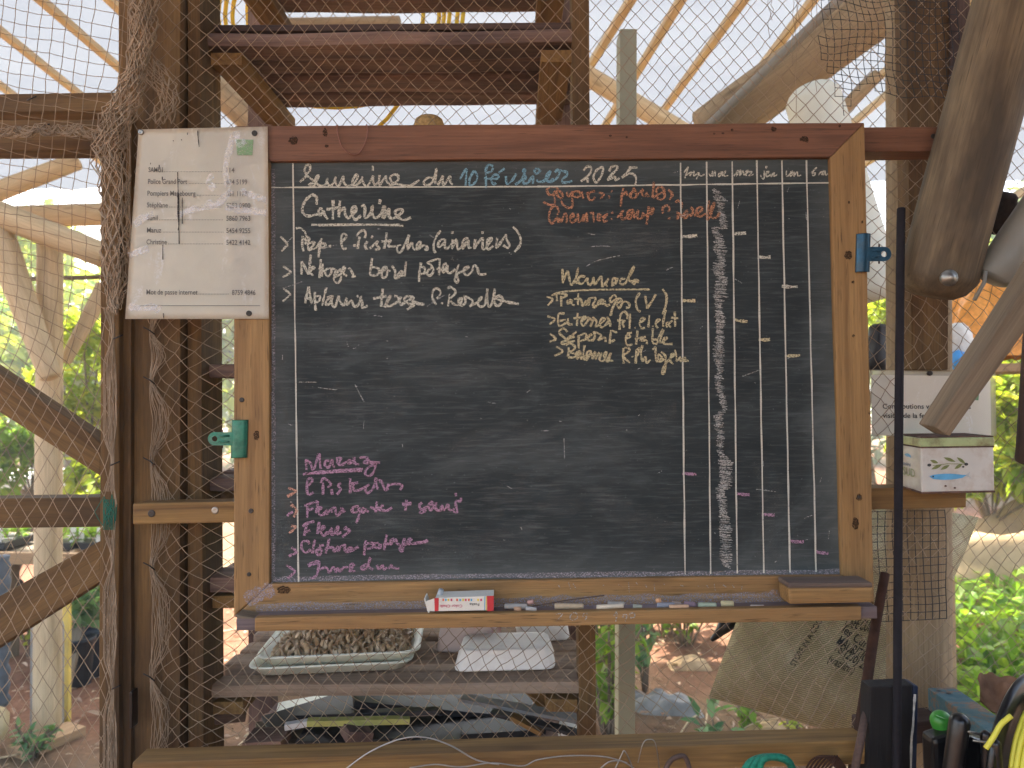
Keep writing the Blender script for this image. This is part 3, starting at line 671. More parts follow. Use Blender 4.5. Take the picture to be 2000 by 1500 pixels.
# ---------------------------------------------------------------- handwriting: pen strokes read off the board, one part per word
def pen(ox, oy, k, mat, width, s, nm='chalk_writing'):
    st = []
    for part in s.split(';'):
        q = [tuple(float(c) for c in p.split(',')) for p in part.split()]
        if q: st.append([(ox + x / k, oy + y / k) for x, y in q])
    child(nm, ribbons(st, width, 5, len(s)), mat, board)
A_ = (570, 310, 7.692); B_ = (810, 310, 7.692); C_ = (1050, 310, 7.692); D_ = (570, 440, 7.692); E_ = (810, 440, 7.692); F_ = (570, 530, 7.692); G_ = (800, 530, 7.692)
H_ = (1050, 360, 7.692); I_ = (1180, 350, 7.692); J_ = (1060, 510, 7.692); K_ = (1060, 590, 6.667); L_ = (550, 880, 7.692); O_ = (550, 1000, 6.667); N_ = (680, 950, 7.692); Q_ = (1320, 310, 6.25)
for o, m, w_, s in (
 (A_, K_cream, 4.2, '120,350 215,255 190,180 215,110 260,90 275,120 265,190 220,240 300,310 400,390 440,405;250,400 290,370 350,385 320,415 260,405;370,330 410,260 385,250 360,300 380,380 440,405 500,400;500,400 540,290 530,340 570,410 620,370 660,270 650,340 690,410 720,380 775,255 780,350 830,405 900,390 960,340 990,270 965,245 915,320 920,390 960,405 1030,340 1060,270 1060,330 1110,410 1160,380 1220,260 1220,340 1250,395 1300,350;1215,105 1218,140 1215,180;1320,245 1310,330 1320,410 1340,370 1400,280 1415,260 1420,330 1480,390 1540,370 1600,310 1590,250 1530,240 1480,280 1500,350 1580,380 1700,405 1800,395 1915,320;1520,360 1620,390 1720,400'),
 (A_, K_cream, 5.2, '370,690 375,600 355,560 300,545 210,620 160,730 170,820 240,860 320,850 390,830;460,760 420,750 400,810 430,850 470,790 490,840 540,910;620,620 620,760 615,910;520,760 620,750 700,730;725,630 710,760 705,880;715,800 790,740 800,830 840,890 890,860 960,780 960,720 910,740 910,850 960,915 1040,850;1040,720 1080,700 1100,760 1090,860 1120,885 1180,820 1210,710 1210,830 1250,890 1330,840 1390,710 1385,800 1375,890 1460,750 1460,850 1490,895 1560,880 1650,810 1660,770 1600,760 1550,800 1590,870 1680,920 1790,885;1330,610 1322,645 1315,680'),
 (B_, K_cream, 4.4, '270,285 190,290 135,350 160,395 240,380 290,290 330,150 310,290 320,380;350,400 420,260 420,350 440,390 530,260 530,340 570,390;320,150 318,220 312,300'),
 (B_, K_blue, 4, '675,310 775,155 770,300 765,405;890,180 830,290 820,380 850,400 920,340 940,260 900,180'),
 (B_, K_blue, 4.2, '1180,110 1110,95 1070,160 1070,300 1070,440;1180,130 1150,190 1080,215;1040,290 1090,297 1140,300;1150,300 1240,300 1260,260 1200,240 1150,300 1160,350 1190,390 1220,360;1260,210 1305,180 1350,145;1370,260 1385,380 1460,330 1525,225;1510,390 1610,310 1660,170 1630,180 1670,280 1630,320 1640,370 1700,360 1775,260 1775,380;1830,140 1800,180 1830,225 1880,180 1840,140 1900,190;1830,310 1860,345 1960,330 2030,230 2000,210 1970,290 2010,345 2090,300'),
 (C_, K_blue, 4.6, '60,345 140,290 195,190 150,230 140,310 180,345 270,310 330,220 300,170 260,205;310,170 430,200 440,250 370,310 390,360 520,335'),
 (C_, K_cream, 4.2, '690,180 740,120 800,130 800,200 740,270 650,340;650,335 740,290 755,360;975,120 890,170 840,260 850,320 890,355 960,250 985,160 970,120;1075,190 1110,125 1190,110 1190,160 1100,250 1055,320 1160,270 1170,325 1230,290;1500,130 1440,132 1370,130;1400,140 1330,220 1270,280 1380,225 1450,240 1480,300 1470,390'),
 (H_, K_orange, 4, '150,60 210,35 290,50 290,100 230,160 170,150 140,90 160,60;270,100 240,140 255,200 255,290 200,310 130,290 85,260;290,100 340,110 380,170 350,210 300,170 280,120;440,110 450,165 480,180 520,110 520,220 525,320 480,355 400,320 350,250;530,190 530,120 620,110 650,170 600,190 540,185;660,110 670,160 690,210;730,140 860,100 790,120 760,180 790,235 840,230 860,190;920,120 990,150 960,200 940,205;1105,100 1112,105 1118,110;1075,165 1078,185 1075,210'),
 (H_, K_orange, 4.4, '1295,60 1265,160 1250,330;1280,170 1330,110 1340,160 1400,150;1440,100 1390,160 1420,210 1480,190 1480,130 1440,50 1430,110;1500,160 1580,80 1570,150 1620,170 1640,120 1670,190;1750,-40 1735,100 1725,200;1730,200 1830,140 1900,100 1860,40 1800,60 1780,130;1900,110 1910,180 1860,225 1790,200;1960,80 2010,120 2020,170 1980,230'),
 (H_, K_orange, 4, '300,460 320,400 270,320 200,370 170,480 190,570 240,575 290,500 310,580 340,500 355,560 410,440 440,500 430,580;480,510 540,480 530,440 490,480 490,550 530,575 590,520;600,440 610,510 620,570 690,500 690,460 680,560 740,430 740,570;790,440 830,420 840,490 850,570;900,540 950,470 910,450 895,530 950,540;970,500 1050,450 990,520 1000,560 1050,540;1112,415 1118,425 1120,438;1108,505 1112,515 1115,530'),
 (H_, K_orange, 4.2, '1190,500 1250,440 1290,390 1260,430 1270,520 1330,500 1420,420 1430,380 1360,410 1345,500 1400,510 1440,410 1450,500 1510,390 1500,490 1530,525 1600,460 1570,430 1590,500;1670,330 1660,430 1635,600;1620,470 1740,400 1720,360 1700,450 1750,410;1885,440 1880,360 1940,315 1985,360 1960,410;1975,500 1977,512 1972,530'),
 (I_, K_orange, 4.2, '1070,350 1120,320 1165,370 1160,440;1090,480 1110,580 1080,580;1110,500 1180,560 1250,510 1240,470 1190,540 1220,590 1280,520;1300,420 1340,480 1290,560;1350,550 1460,470 1470,420 1400,440 1390,530 1450,560 1530,510;1575,320 1555,480 1550,610 1600,540 1660,350 1610,430 1600,560 1680,580 1740,500'),
 (D_, K_cream, 4.4, '60,45 120,40 190,90 220,160 260,210 190,280;165,160 155,280 175,390;190,190 240,290 260,370 340,260 250,270;260,370 340,350 380,320 450,200 430,260 400,480;440,270 500,280 490,330 430,330;568,295 575,312 572,335'),
 (D_, K_cream, 4.2, '760,240 820,170 800,130 750,150 745,260 770,350 825,345;940,285 942,300 938,322'),
 (D_, K_cream, 4.4, '970,165 1020,100 1080,75 1110,120 1095,190;1020,170 1000,260 990,355;1135,240 1100,310 1130,370;1215,155 1205,175 1195,195;1170,350 1290,240 1270,290 1320,350 1250,370;1425,110 1410,230 1385,350;1345,245 1420,238 1500,225;1480,240 1450,310 1530,320 1560,310;1640,290 1590,310 1580,370 1610,410 1660,370 1760,145 1740,260 1740,370 1800,260 1820,340 1870,360 1940,270 1920,250 1880,290 1890,360 1960,310 2020,315 2035,360 1990,368'),
 (E_, K_cream, 4.4, '390,80 330,160 290,260 285,360 315,415;450,210 390,220 350,290 370,330 440,260 460,210 450,300 480,350 560,280;575,210 560,350 625,210 640,340 660,360 720,310 800,220 770,195 720,250 720,350 800,240 810,230 810,340 850,330;565,90 567,110 565,130;910,210 895,345 960,250 1020,190 1020,340 1060,350 1140,240 1150,195 1100,220 1080,320 1110,360 1180,310;1020,90 1020,110 1018,130;1240,190 1225,340 1330,200 1370,140 1380,210 1420,290 1400,340 1330,300;1475,25 1540,90 1590,200 1580,300 1500,400'),
 (D_, K_cream, 4.2, '145,740 150,540;150,540 200,640 250,740;250,740 268,590 285,440;270,680 340,640 310,620 280,700 320,760;435,510 425,650 415,800;465,570 458,670 450,770;400,650 440,665 490,690;590,650 520,660 500,720 550,765 600,690 580,650 650,660;660,660 640,760 730,660 740,780 700,865 640,840 640,780 760,720 800,640 770,630 770,720 830,760;850,660 870,650 920,740 905,780 960,760'),
 (D_, K_cream, 4.2, '1205,490 1190,620 1180,740 1290,740 1310,660 1230,630 1190,650;1330,720 1420,650 1400,630 1350,680 1360,780 1420,770 1440,680 1480,690;1500,610 1550,680 1555,790 1620,780;1620,780 1580,750 1650,690 1640,730 1600,770 1690,720 1715,540 1695,770'),
 (E_, K_cream, 4.2, '95,560 70,700 65,850;80,620 150,640 140,720 90,730 190,720;260,640 200,680 190,740 240,750 280,680 240,590 190,560 360,500;375,500 370,620 365,750;330,650 400,670 480,690;480,570 430,600 430,710 490,600 490,690 530,720 610,660;665,585 630,680 620,760 600,820 630,860 655,820 630,740 720,690 810,640 800,620 740,650 750,730 800,745 860,690 890,600 940,640 960,720 1000,740 1075,730'),
 (F_, K_cream, 4.4, '200,480 225,350 250,230;250,230 275,360 300,490;190,400 245,405 300,410;345,310 345,450 360,590;350,380 420,370 410,440 350,470;520,240 490,360 455,515;530,400 620,370 540,420 510,490 560,490 610,380 600,480 650,535 700,375 720,450 780,510 820,405 830,500 900,430 920,500 960,530 1010,480 1045,380 1030,400 1060,470 1055,550 1140,515;990,355 988,370 980,388'),
 (F_, K_cream, 4.8, '1365,260 1350,400 1345,530;1220,410 1320,390 1420,370;1390,540 1490,360 1430,440 1430,510 1480,520 1590,450 1590,380 1540,370;1640,380 1620,440 1640,500 1740,440 1830,400 1740,370 1690,420 1760,490 1830,500 1730,575;1790,395 1830,460 1900,490 1990,500;1820,450 1900,480 1980,495'),
 (G_, K_cream, 4.2, '410,410 465,330 440,270 380,260 340,330 350,420 400,500;490,462 488,475 483,492'),
 (G_, K_cream, 4.4, '570,260 610,235 680,280 680,340 610,400;600,340 590,430 575,525;610,440 680,500 750,500 790,410 740,420 740,490 790,510 840,460 820,370;810,370 890,400 950,450 900,530;900,530 1040,450 1090,380 1040,420 1030,500 1080,530 1140,480 1170,260 1160,400 1190,530 1240,470 1280,260 1270,400 1290,500 1340,510 1400,420 1350,370 1290,400 1380,440 1500,470 1640,490;1400,440 1500,462 1600,480'),
 (J_, K_yellow, 4.2, '295,115 300,220 300,330;300,330 370,150 400,260 430,360 500,250 535,100 500,250 515,340;640,235 560,230 530,310 590,340 670,260 670,300 700,360 750,310 760,240 780,350 830,290 880,230 890,320 900,380 990,260 950,340 970,385;1110,270 1060,260 1040,330 1090,310 1120,260 1100,330 1030,370;1240,270 1180,270 1160,330 1210,350 1260,300 1350,100 1370,110 1290,260 1320,300 1440,310;1340,330 1440,300 1400,280 1340,320 1390,350'),
 (J_, K_yellow, 4, '60,535 150,575 75,665;130,520 220,490 370,510 290,550;275,520 278,600 280,680;210,500 212,550 215,600;430,580 370,600 380,640 440,590 430,640 480,665;535,485 530,570 530,660;470,570 570,570 600,670 650,600 650,670 700,560 690,670;700,560 780,545 790,590 760,640 770,695 830,650 910,590 870,580 830,630 910,640 930,600 950,670 1010,650;1110,540 1070,510 1010,570 1030,620 1120,560 1060,680 1010,820;1080,640 1045,720 1025,815;1110,640 1190,590 1150,560 1110,620 1150,710 1210,610 1290,630 1300,690 1250,700'),
 (J_, K_yellow, 4.2, '1460,475 1400,580 1420,720 1470,760;1540,520 1570,710;1570,710 1640,600 1700,500;1800,420 1860,520 1850,660 1800,800'),
 (K_, K_yellow, 4, '60,185 160,220 90,290;285,150 205,160 215,310 320,260;190,250 245,240 300,230;330,210 330,270 350,290 390,290;455,140 450,230 445,310;400,210 470,205 540,200;490,260 560,210 540,190 500,250 530,310 600,220 580,200 640,240 620,320 670,210 650,200 700,250 690,320 740,290 810,230 780,210 740,270 770,330 850,260 840,200 870,240 880,320'),
 (K_, K_yellow, 4, '1100,220 1100,160 1060,125 1010,180 1000,360;970,240 1070,240 1040,270 1060,330;1140,150 1135,250 1130,350;1203,325 1206,335 1204,343'),
 (K_, K_yellow, 4, '1270,270 1330,220 1290,210 1260,280 1290,340 1330,330;1390,170 1382,250 1375,330;1430,308 1432,315 1430,322;1480,270 1530,230 1490,230 1470,290 1500,340;1605,100 1570,250 1570,320;1600,310 1650,270 1610,270 1620,330;1690,240 1640,290 1670,330;1720,125 1722,220 1725,320;1670,200 1720,208 1765,215'),
 (K_, K_yellow, 4, '95,410 170,480 90,515;320,390 280,345 220,370 230,420 310,490 320,540 250,545 250,520 340,490;330,480 410,450 340,450 330,510 420,510;380,430 410,408 440,385;470,430 465,520 470,610;470,440 560,410 560,480 480,510;560,490 640,420 590,450 600,500 660,490;660,380 680,440 650,510;680,390 760,430 720,500;780,460 740,490 810,460 820,520;890,365 880,450 870,540;900,370 935,385 970,400;940,490 915,505 890,520'),
 (K_, K_yellow, 4, '1080,480 1140,450 1110,420 1080,480 1100,560 1170,550;1100,410 1130,403 1160,395;1235,370 1225,460 1215,555;1200,480 1270,465 1340,450;1340,450 1270,500 1350,500 1355,550;1435,340 1430,520 1490,540 1490,490 1440,490;1490,490 1570,355 1540,460 1530,530 1620,470 1580,470 1580,540 1690,545'),
 (K_, K_yellow, 4, '175,580 260,640 155,700;300,560 350,535 420,580 390,630 340,640;340,590 335,650 330,710;350,650 440,690 400,720 330,720;440,690 490,640 440,660 450,740 490,650 500,740 540,690;545,560 530,690 550,750 630,650 580,650 570,760 630,660 650,740 680,650 690,740 730,660 740,750;770,660 740,750 800,760 830,650 790,700 850,770 890,660 850,740 920,770'),
 (K_, K_yellow, 4.2, '1050,600 1050,700 1055,800;1060,590 1130,610 1100,660 1040,690;1060,720 1095,755 1135,790;1166,703 1169,710 1170,718;1220,620 1215,710 1210,800;1210,640 1260,600 1240,680 1215,700;1300,560 1280,660 1300,770 1340,710 1350,790 1405,750'),
 (K_, K_yellow, 4, '1430,620 1470,590 1470,700 1490,775 1550,720 1500,680 1520,770 1580,740;1540,650 1590,690 1600,780 1590,900 1560,930 1570,860 1650,740 1710,690 1680,680 1660,760 1700,810;1720,620 1740,700 1745,770 1790,720 1800,770 1860,730 1830,730 1830,760 1900,765'),
 (L_, K_pink, 4.8, '375,290 370,140 440,200 460,285 500,240 560,50 575,170 590,275;720,150 660,160 650,220 700,255 750,170 760,140 770,220 800,250;830,100 835,145 840,190;850,110 900,120 850,190 900,215 960,180 1030,140 1000,200 1080,150 1090,100 1100,190 1170,205;1170,110 1250,100 1310,130 1230,180 1390,180 1480,180;1250,170 1330,165 1400,185;1400,180 1400,280 1340,370 1270,370 1260,300 1340,230 1430,190'),
 (L_, K_pink, 4.8, '400,520 460,460 440,410 390,450 380,560 400,660 480,630;580,490 640,420 740,500 690,555;625,480 622,570 620,660;750,580 755,620 760,665;850,510 885,490 850,530 890,580 830,660'),
 (L_, K_pink, 4.8, '1030,415 1030,530 1030,640;1030,500 1150,480 1080,510 1090,600 1170,590 1260,545;1320,510 1260,560 1290,640 1380,560 1420,410 1420,500 1450,580;1460,460 1500,460 1560,600 1610,500;1590,590 1620,520 1740,500 1810,530 1780,590'),
 (L_, K_pink, 4.6, '340,830 440,795 540,760;385,830 388,915 380,1010;380,900 430,885 480,870;545,760 530,850 515,940;520,920 600,860 560,860 560,950 620,970 680,890 680,950 730,890;740,860 760,930;760,880 800,850 820,960 850,970 920,880 890,870 950,910 860,930'),
 (L_, K_pink, 4.6, '1160,840 1080,850 1060,920 1140,920 1170,860 1160,990 1120,1090;1240,860 1190,900 1230,930 1270,870 1260,900 1310,920;1435,765 1420,850 1410,930;1330,850 1430,870 1530,830;1520,810 1490,880 1560,910 1660,860;1350,860 1450,890 1560,900'),
 (L_, K_pink, 5, '1810,800 1880,797 1950,790;1815,810 1880,807 1945,800;1875,740 1868,820 1860,900'),
 (N_, K_pink, 4.6, '1110,240 1070,280 1090,340 1160,360 1100,400 1070,380;1130,330 1260,280 1250,230 1210,290 1240,360 1320,250;1320,240 1320,340 1380,360 1410,280 1440,360 1500,270 1510,340 1570,360 1590,330;1615,100 1618,125 1620,150;1695,170 1690,220 1620,220 1620,290 1640,380 1580,380'),
 (O_, K_pink, 5, '275,190 330,150 425,120;325,180 310,245 295,310;290,270 330,255 375,235;490,130 478,210 465,285;510,250 560,200 530,190 510,260 550,310 600,260 610,290 650,210 650,290 690,270 720,200 740,200 720,290 780,260;850,190 820,220 890,240 790,325'),
 (O_, K_pink, 5, '360,420 340,380 270,390 260,470 310,530 380,490;435,360 415,450 400,540;500,480 450,510 480,560 520,530 510,480 470,480;490,440 520,436 550,430;620,340 600,440 575,540;560,480 660,460 690,510 730,450 740,510 770,450 830,430 820,480 850,520 920,470 860,480 880,520 1000,450'),
 (O_, K_pink, 5, '1100,370 1085,450 1075,565;1100,410 1190,410 1180,460 1110,480;1260,400 1210,410 1220,460 1280,460 1280,410;1370,295 1350,400 1335,495;1320,420 1370,416 1420,410;1470,350 1420,370 1420,420 1490,360 1500,410 1540,420;1600,340 1580,440 1570,510 1540,490 1550,450 1640,410 1690,360 1660,350 1640,410 1720,410 1910,370;1720,410 1820,395 1900,380'),
 (O_, K_pink, 4.6, '340,690 480,640 470,780 440,840 375,865;345,705 400,680 470,665;500,750 560,720 600,740 620,790 670,720 700,760;700,790 730,730 760,770 810,720 870,720;880,780 940,690 900,680 900,760 960,770'),
 (O_, K_pink, 4.6, '1110,680 1040,720 1060,750 1110,720 1160,590 1130,700 1190,750;1150,600 1130,660;1240,690 1270,740 1320,690 1330,750 1370,720;1390,740 1430,690 1450,720 1530,740'),
 (Q_, K_cream, 2.6, '100,170 150,100 130,180 110,240;120,210 190,160 170,210 220,150 220,210 280,170 250,250;280,170 300,210 350,190'),
 (Q_, K_cream, 2.4, '405,180 430,215 450,150 450,215 480,150 480,215;560,160 520,190 530,220 570,160 570,215;590,160 610,150 590,210 640,205'),
 (Q_, K_cream, 2.6, '710,210 760,140 740,210 790,140 780,210 820,150 830,210;830,200 890,150 860,150 860,210;890,160 930,160 890,210 950,190'),
 (Q_, K_cream, 2.6, '1080,145 1080,220 1065,250 1030,200;1095,90 1110,100 1095,115;1100,190 1140,160 1110,160 1110,220 1160,190 1160,220 1200,160 1200,215 1240,190'),
 (Q_, K_cream, 2.6, '1350,145 1355,215 1430,150;1390,190 1430,160 1400,165 1400,215 1450,165 1440,215 1480,160 1490,210 1530,200'),
 (Q_, K_cream, 2.8, '1720,105 1660,170 1700,170 1690,205 1660,200;1770,160 1740,200 1780,160 1780,200 1800,150 1800,200 1820,150 1830,200 1855,180')):
    pen(*o, m, w_, s)
for o, m, s in ((L_, K_peach, '100,560 165,585 230,610;230,610 160,650 85,690'), (L_, K_peach, '140,810 190,850 230,890;230,890 210,950 180,1000'), (L_, K_pink, '80,980 125,945 170,920'), (O_, K_peach, '120,180 160,187 195,195;195,195 150,235 100,275'), (O_, K_pink, '130,460 170,490 210,520;210,520 150,550 90,575'), (O_, K_pink, '60,690 120,730 185,770;185,770 130,820 80,865')):
    pen(*o, m, 4.6, s, 'chalk_arrow')
child('chalk_arrow', ribbons([[(548, 462), (556, 470), (562, 478)], [(562, 478), (556, 484), (550, 491)]], 4, 0, 3), K_cream, board)
child('chalk_arrow', ribbons([[(553, 520), (562, 526), (569, 532)], [(569, 532), (560, 537), (552, 541)]], 4, 0, 4), K_cream, board)
child('chalk_arrow', ribbons([[(553, 563), (562, 570), (568, 575)], [(568, 575), (560, 582), (552, 589)]], 4, 0, 5), K_cream, board)
child('chalk_underline', ribbons([[(608, 439), (700, 438), (788, 441)], [(622, 441), (700, 439), (780, 438.5)]], 3.6, 3), K_cream, board)
pen(*J_, K_yellow, 3.4, '190,485 400,450 800,430 1300,425 1610,425', 'chalk_underline')
pen(*L_, K_pink, 4.8, '320,355 700,310 1220,275;350,345 800,320 1210,300', 'chalk_underline')
def wob(a, b, n=24, amp=.8):
    s = random.random() * 40
    return [(lerp(a[0], b[0], i / n) + amp * nz(i * .5 + s), lerp(a[1], b[1], i / n) + amp * nz(i * .5 + s, 5)) for i in range(n + 1)]
GR = [wob((572, 319), (583, 1137)), wob((1329, 318), (1338, 1122)), wob((1380, 316), (1388, 1121)), wob((1430, 315), (1440, 1120)), wob((1478, 313), (1492, 1119)),
      wob((1527, 313), (1543, 1118)), wob((1575, 313), (1594, 1117)), wob((530, 366), (1050, 364.5)), wob((1050, 364.5), (1624, 357))]
child('chalk_grid', ribbons(GR, 2.8, 0, 1), K_line, board)
for ticks, m in (([(1330, 462, 1362, 460), (1430, 456, 1457, 455), (1480, 502, 1505, 502), (1527, 559, 1558, 560)], K_cream),
                 ([(1333, 587, 1358, 587), (1433, 624, 1460, 628), (1482, 663, 1504, 663), (1533, 695, 1563, 694)], K_yellow),
                 ([(1333, 924, 1360, 926), (1438, 964, 1464, 966), (1488, 1004, 1513, 1006), (1543, 1057, 1570, 1058), (1592, 1077, 1618, 1081)], K_pink)):
    for a, b_, c, d in ticks: child('chalk_tick', ribbons([[(a, b_), ((a + c) / 2, (b_ + d) / 2 + .7), (c, d)]], 6.0, 3, 8), m, board)
# hatched column under "mar"
def hatch():
    rn = random.Random(5); st = []; y = 368; cur = []
    env = [(366, 1393, 1397), (382, 1394, 1416), (392, 1398, 1421), (402, 1402, 1412), (420, 1404, 1419), (440, 1408, 1421), (446, 1388, 1402), (460, 1396, 1413), (490, 1394, 1418), (500, 1400, 1419), (525, 1391, 1413), (540, 1401, 1419), (580, 1394, 1420), (590, 1398, 1408), (620, 1397, 1416), (660, 1398, 1412), (690, 1392, 1414), (722, 1400, 1412), (745, 1396, 1411), (800, 1410, 1420), (812, 1393, 1411), (850, 1400, 1414), (880, 1402, 1411), (900, 1405, 1430), (945, 1407, 1428), (955, 1398, 1416), (990, 1406, 1420), (1030, 1404, 1428), (1060, 1410, 1428), (1090, 1407, 1428), (1106, 1416, 1424)]
    while y < 1106:
        for (a, b_) in zip(env, env[1:]):
            if a[0] <= y <= b_[0]: t = (y - a[0]) / (b_[0] - a[0]); l, r = lerp(a[1], b_[1], t), lerp(a[2], b_[2], t)
        cur.append((l + rn.uniform(-3, 3), y + rn.uniform(-1, 1))); cur.append((r + rn.uniform(-3, 3), y + rn.uniform(1, 5))); y += rn.uniform(1.7, 3.2)
        if rn.random() < .12 and len(cur) > 3: st.append(cur); cur = []
    st.append(cur)
    child('chalk_hatching', ribbons([q for q in st if len(q) > 1], 2.3, 0, 6), chalk('chalk_hatch', (.46, .45, .41), .53), board)
hatch()
# stray scratches and dust marks
def scratches():
    rn = random.Random(11); st = []
    for k in range(70):
        x, y = rn.uniform(540, 1620), rn.uniform(325, 1115); L = rn.choice((3, 4, 6, 10, 16, 40)); a = rn.gauss(0, .35) + rn.choice((0, 0, 0, 1.4))
        st.append([(x, y), (x + L * .5 * math.cos(a), y + L * .5 * math.sin(a) + rn.uniform(-1, 1)), (x + L * math.cos(a), y + L * math.sin(a))])
    st.append([(1145, 520), (1170, 508), (1212, 499)])
    child('chalk_scratches', ribbons(st, 1.5, 3, 2), K_grey, board)['kind'] = 'stuff'
scratches()

# broad eraser smears, dust along the lower rail
K_smear = chalk('chalk_smear', (.40, .42, .40), .62, 0, .12)
def smears():
    rn = random.Random(23); 
    sets = [[(820, 1072), (930, 1066), (1050, 1036)], [(690, 1040), (760, 1010), (850, 1020)], [(600, 640), (760, 660), (900, 640)], [(760, 250 + 470), (900, 735), (1060, 712)], [(1100, 800), (1220, 830), (1320, 800)], [(540, 700), (546, 860), (540, 1100)], [(556, 960), (552, 1060), (560, 1120)], [(1180, 460), (1260, 480), (1310, 470)], [(1150, 960), (1230, 1010), (1320, 1040)], [(880, 880), (1000, 850), (1090, 880)], [(1350, 590), (1366, 640), (1360, 720)], [(1490, 900), (1510, 1000), (1500, 1090)], [(640, 770), (720, 800), (800, 770)], [(950, 980), (1040, 960), (1130, 1000)]]
    for q in sets: child('chalk_smear', ribbons([q], rn.uniform(26, 60), 8, rn.random() * 9, dy=-.0008), K_smear, board)
smears()
K_dust = chalk('chalk_dust', (.44, .40, .43), .56, 0, .55)
child('chalk_dust', ribbons([[(500, 1194), (800, 1186), (1100, 1178), (1400, 1172), (1530, 1168)]], 26, 12, 5, Y=-.0007), K_dust, board)
child('chalk_dust', ribbons([[(532, 1132), (800, 1127), (1100, 1123), (1640, 1117)]], 10, 12, 7, dy=-.0009), K_dust, board)
child('chalk_dust', ribbons([[(533, 330), (533, 700), (533, 1130)]], 9, 12, 8, dy=-.0009), K_dust, board)
child('chalk_dust', ribbons([[(480, 1175), (505, 1160), (535, 1150)]], 26, 6, 9, Y=-.0008), K_dust, board)

# ================================================================ nets
def inside(poly, x, y):
    c = False; n = len(poly)
    for i in range(n):
        x1, y1 = poly[i]; x2, y2 = poly[(i + 1) % n]
        if (y1 > y) != (y2 > y) and x < (x2 - x1) * (y - y1) / (y2 - y1) + x1: c = not c
    return c
def strands(V, F, nodes, edges, r, sub=2, sag=1.5, sides=3, jit=.8, seed=1):
    rn = random.Random(seed)
    for a, b in edges:
        if a not in nodes or b not in nodes: continue
        A, B = nodes[a], nodes[b]; pts = [P(*A)]
        for k in range(1, sub):
            t = k / sub; q = 4 * t * (1 - t)
            pts.append(P(lerp(A[0], B[0], t) + rn.uniform(-jit, jit), lerp(A[1], B[1], t) + sag * q * rn.uniform(.2, 1.2), lerp(A[2], B[2], t) + rn.uniform(-.0006, .0006)))
        pts.append(P(*B)); tube_into(V, F, pts, r, sides, False)
def grid_edges(keys):
    e = []
    for (i, j) in keys:
        e.append(((i, j), (i + 1, j))); e.append(((i, j), (i, j + 1)))
    return e
TW = .00066
def wall_net():
    V, F = [], []
    ties = [645, 742, 900, 1105, 1322, 1500]
    w_, h_ = 31.0, 33.0
    nodes = {}
    for i in range(-10, 140):
        for j in range(-70, 70):
            u = (i + j) / 2 * w_; v = (i - j) / 2 * h_ - 20
            if u < -2 or u > 1800 or v < -60 or v > 1520: continue
            dense = sstep((v - 560) / 80)
            near = min(abs(v - t) for t in ties)
            xe = lerp(262, 292 + 20 * sstep(near / 70), dense)
            C = 150
            fu = u if u > C else C * (u / C) ** lerp(1.25, 2.1, dense)
            x = xe + fu
            y = v + 16 * nz(x * .004, v * .004, 2) + 3.0 * nz(x * .02, v * .02, 5) + .022 * (x - 700) * nz(v * .003, 3.3)
            x += 16 * nz(x * .003, v * .005, 9) * min(1, u / 200) + 2.4 * nz(x * .03, v * .03, 7)
            if u < 60 and dense > .5:
                tn = min(ties, key=lambda t: abs(v - t)); y += (tn - y) * .25 * (1 - u / 60)
            if x > 1640:   # the net leans over towards the right-hand pole
                y += (x - 1640) * .10 * math.sin(v * .004 + 1)
            nodes[(i, j)] = (x, y, .071 + .004 * nz(x * .01, y * .01) + .03 * sstep((x - 1690) / 120) + (.028 * sstep((x - 1850) / 60)))
    ks = list(nodes)
    strands(V, F, nodes, grid_edges(ks), TW, 2, 1.5, 3, .8, 3)
    # slack twine bunched along the left edge between the ties
    rn = random.Random(4)
    for s in range(9):
        pts = []; ph = rn.uniform(0, 9)
        for k in range(0, 60):
            y = 610 + k * 15; near = min(abs(y - t) for t in ties)
            off = rn.uniform(-1.5, 1.5) + (s - 3) * 4.4 * (.18 + .75 * sstep(near / 60)) + 1.6 * nz(y * .02, ph)
            pts.append(P(296 + 14 * sstep(near / 70) + off, y, .069 + .006 * nz(y * .01, ph)))
        tube_into(V, F, cr(pts, 2), TW, 3, False)
    t = top('wall_net', vf(V, F), M_twine, 'beige diamond mesh net stretched across the wall behind the blackboard', 'net')
    for y in ties[:-1]:
        Vt, Ft = [], []; x = 290; tube_into(Vt, Ft, [P(x - 10, y - 6, .064), P(x + 2, y, .060), P(x + 12, y + 8, .066)], .0011, 5)
        child('tie', vf(Vt, Ft), M_tie, t)
wall_net()

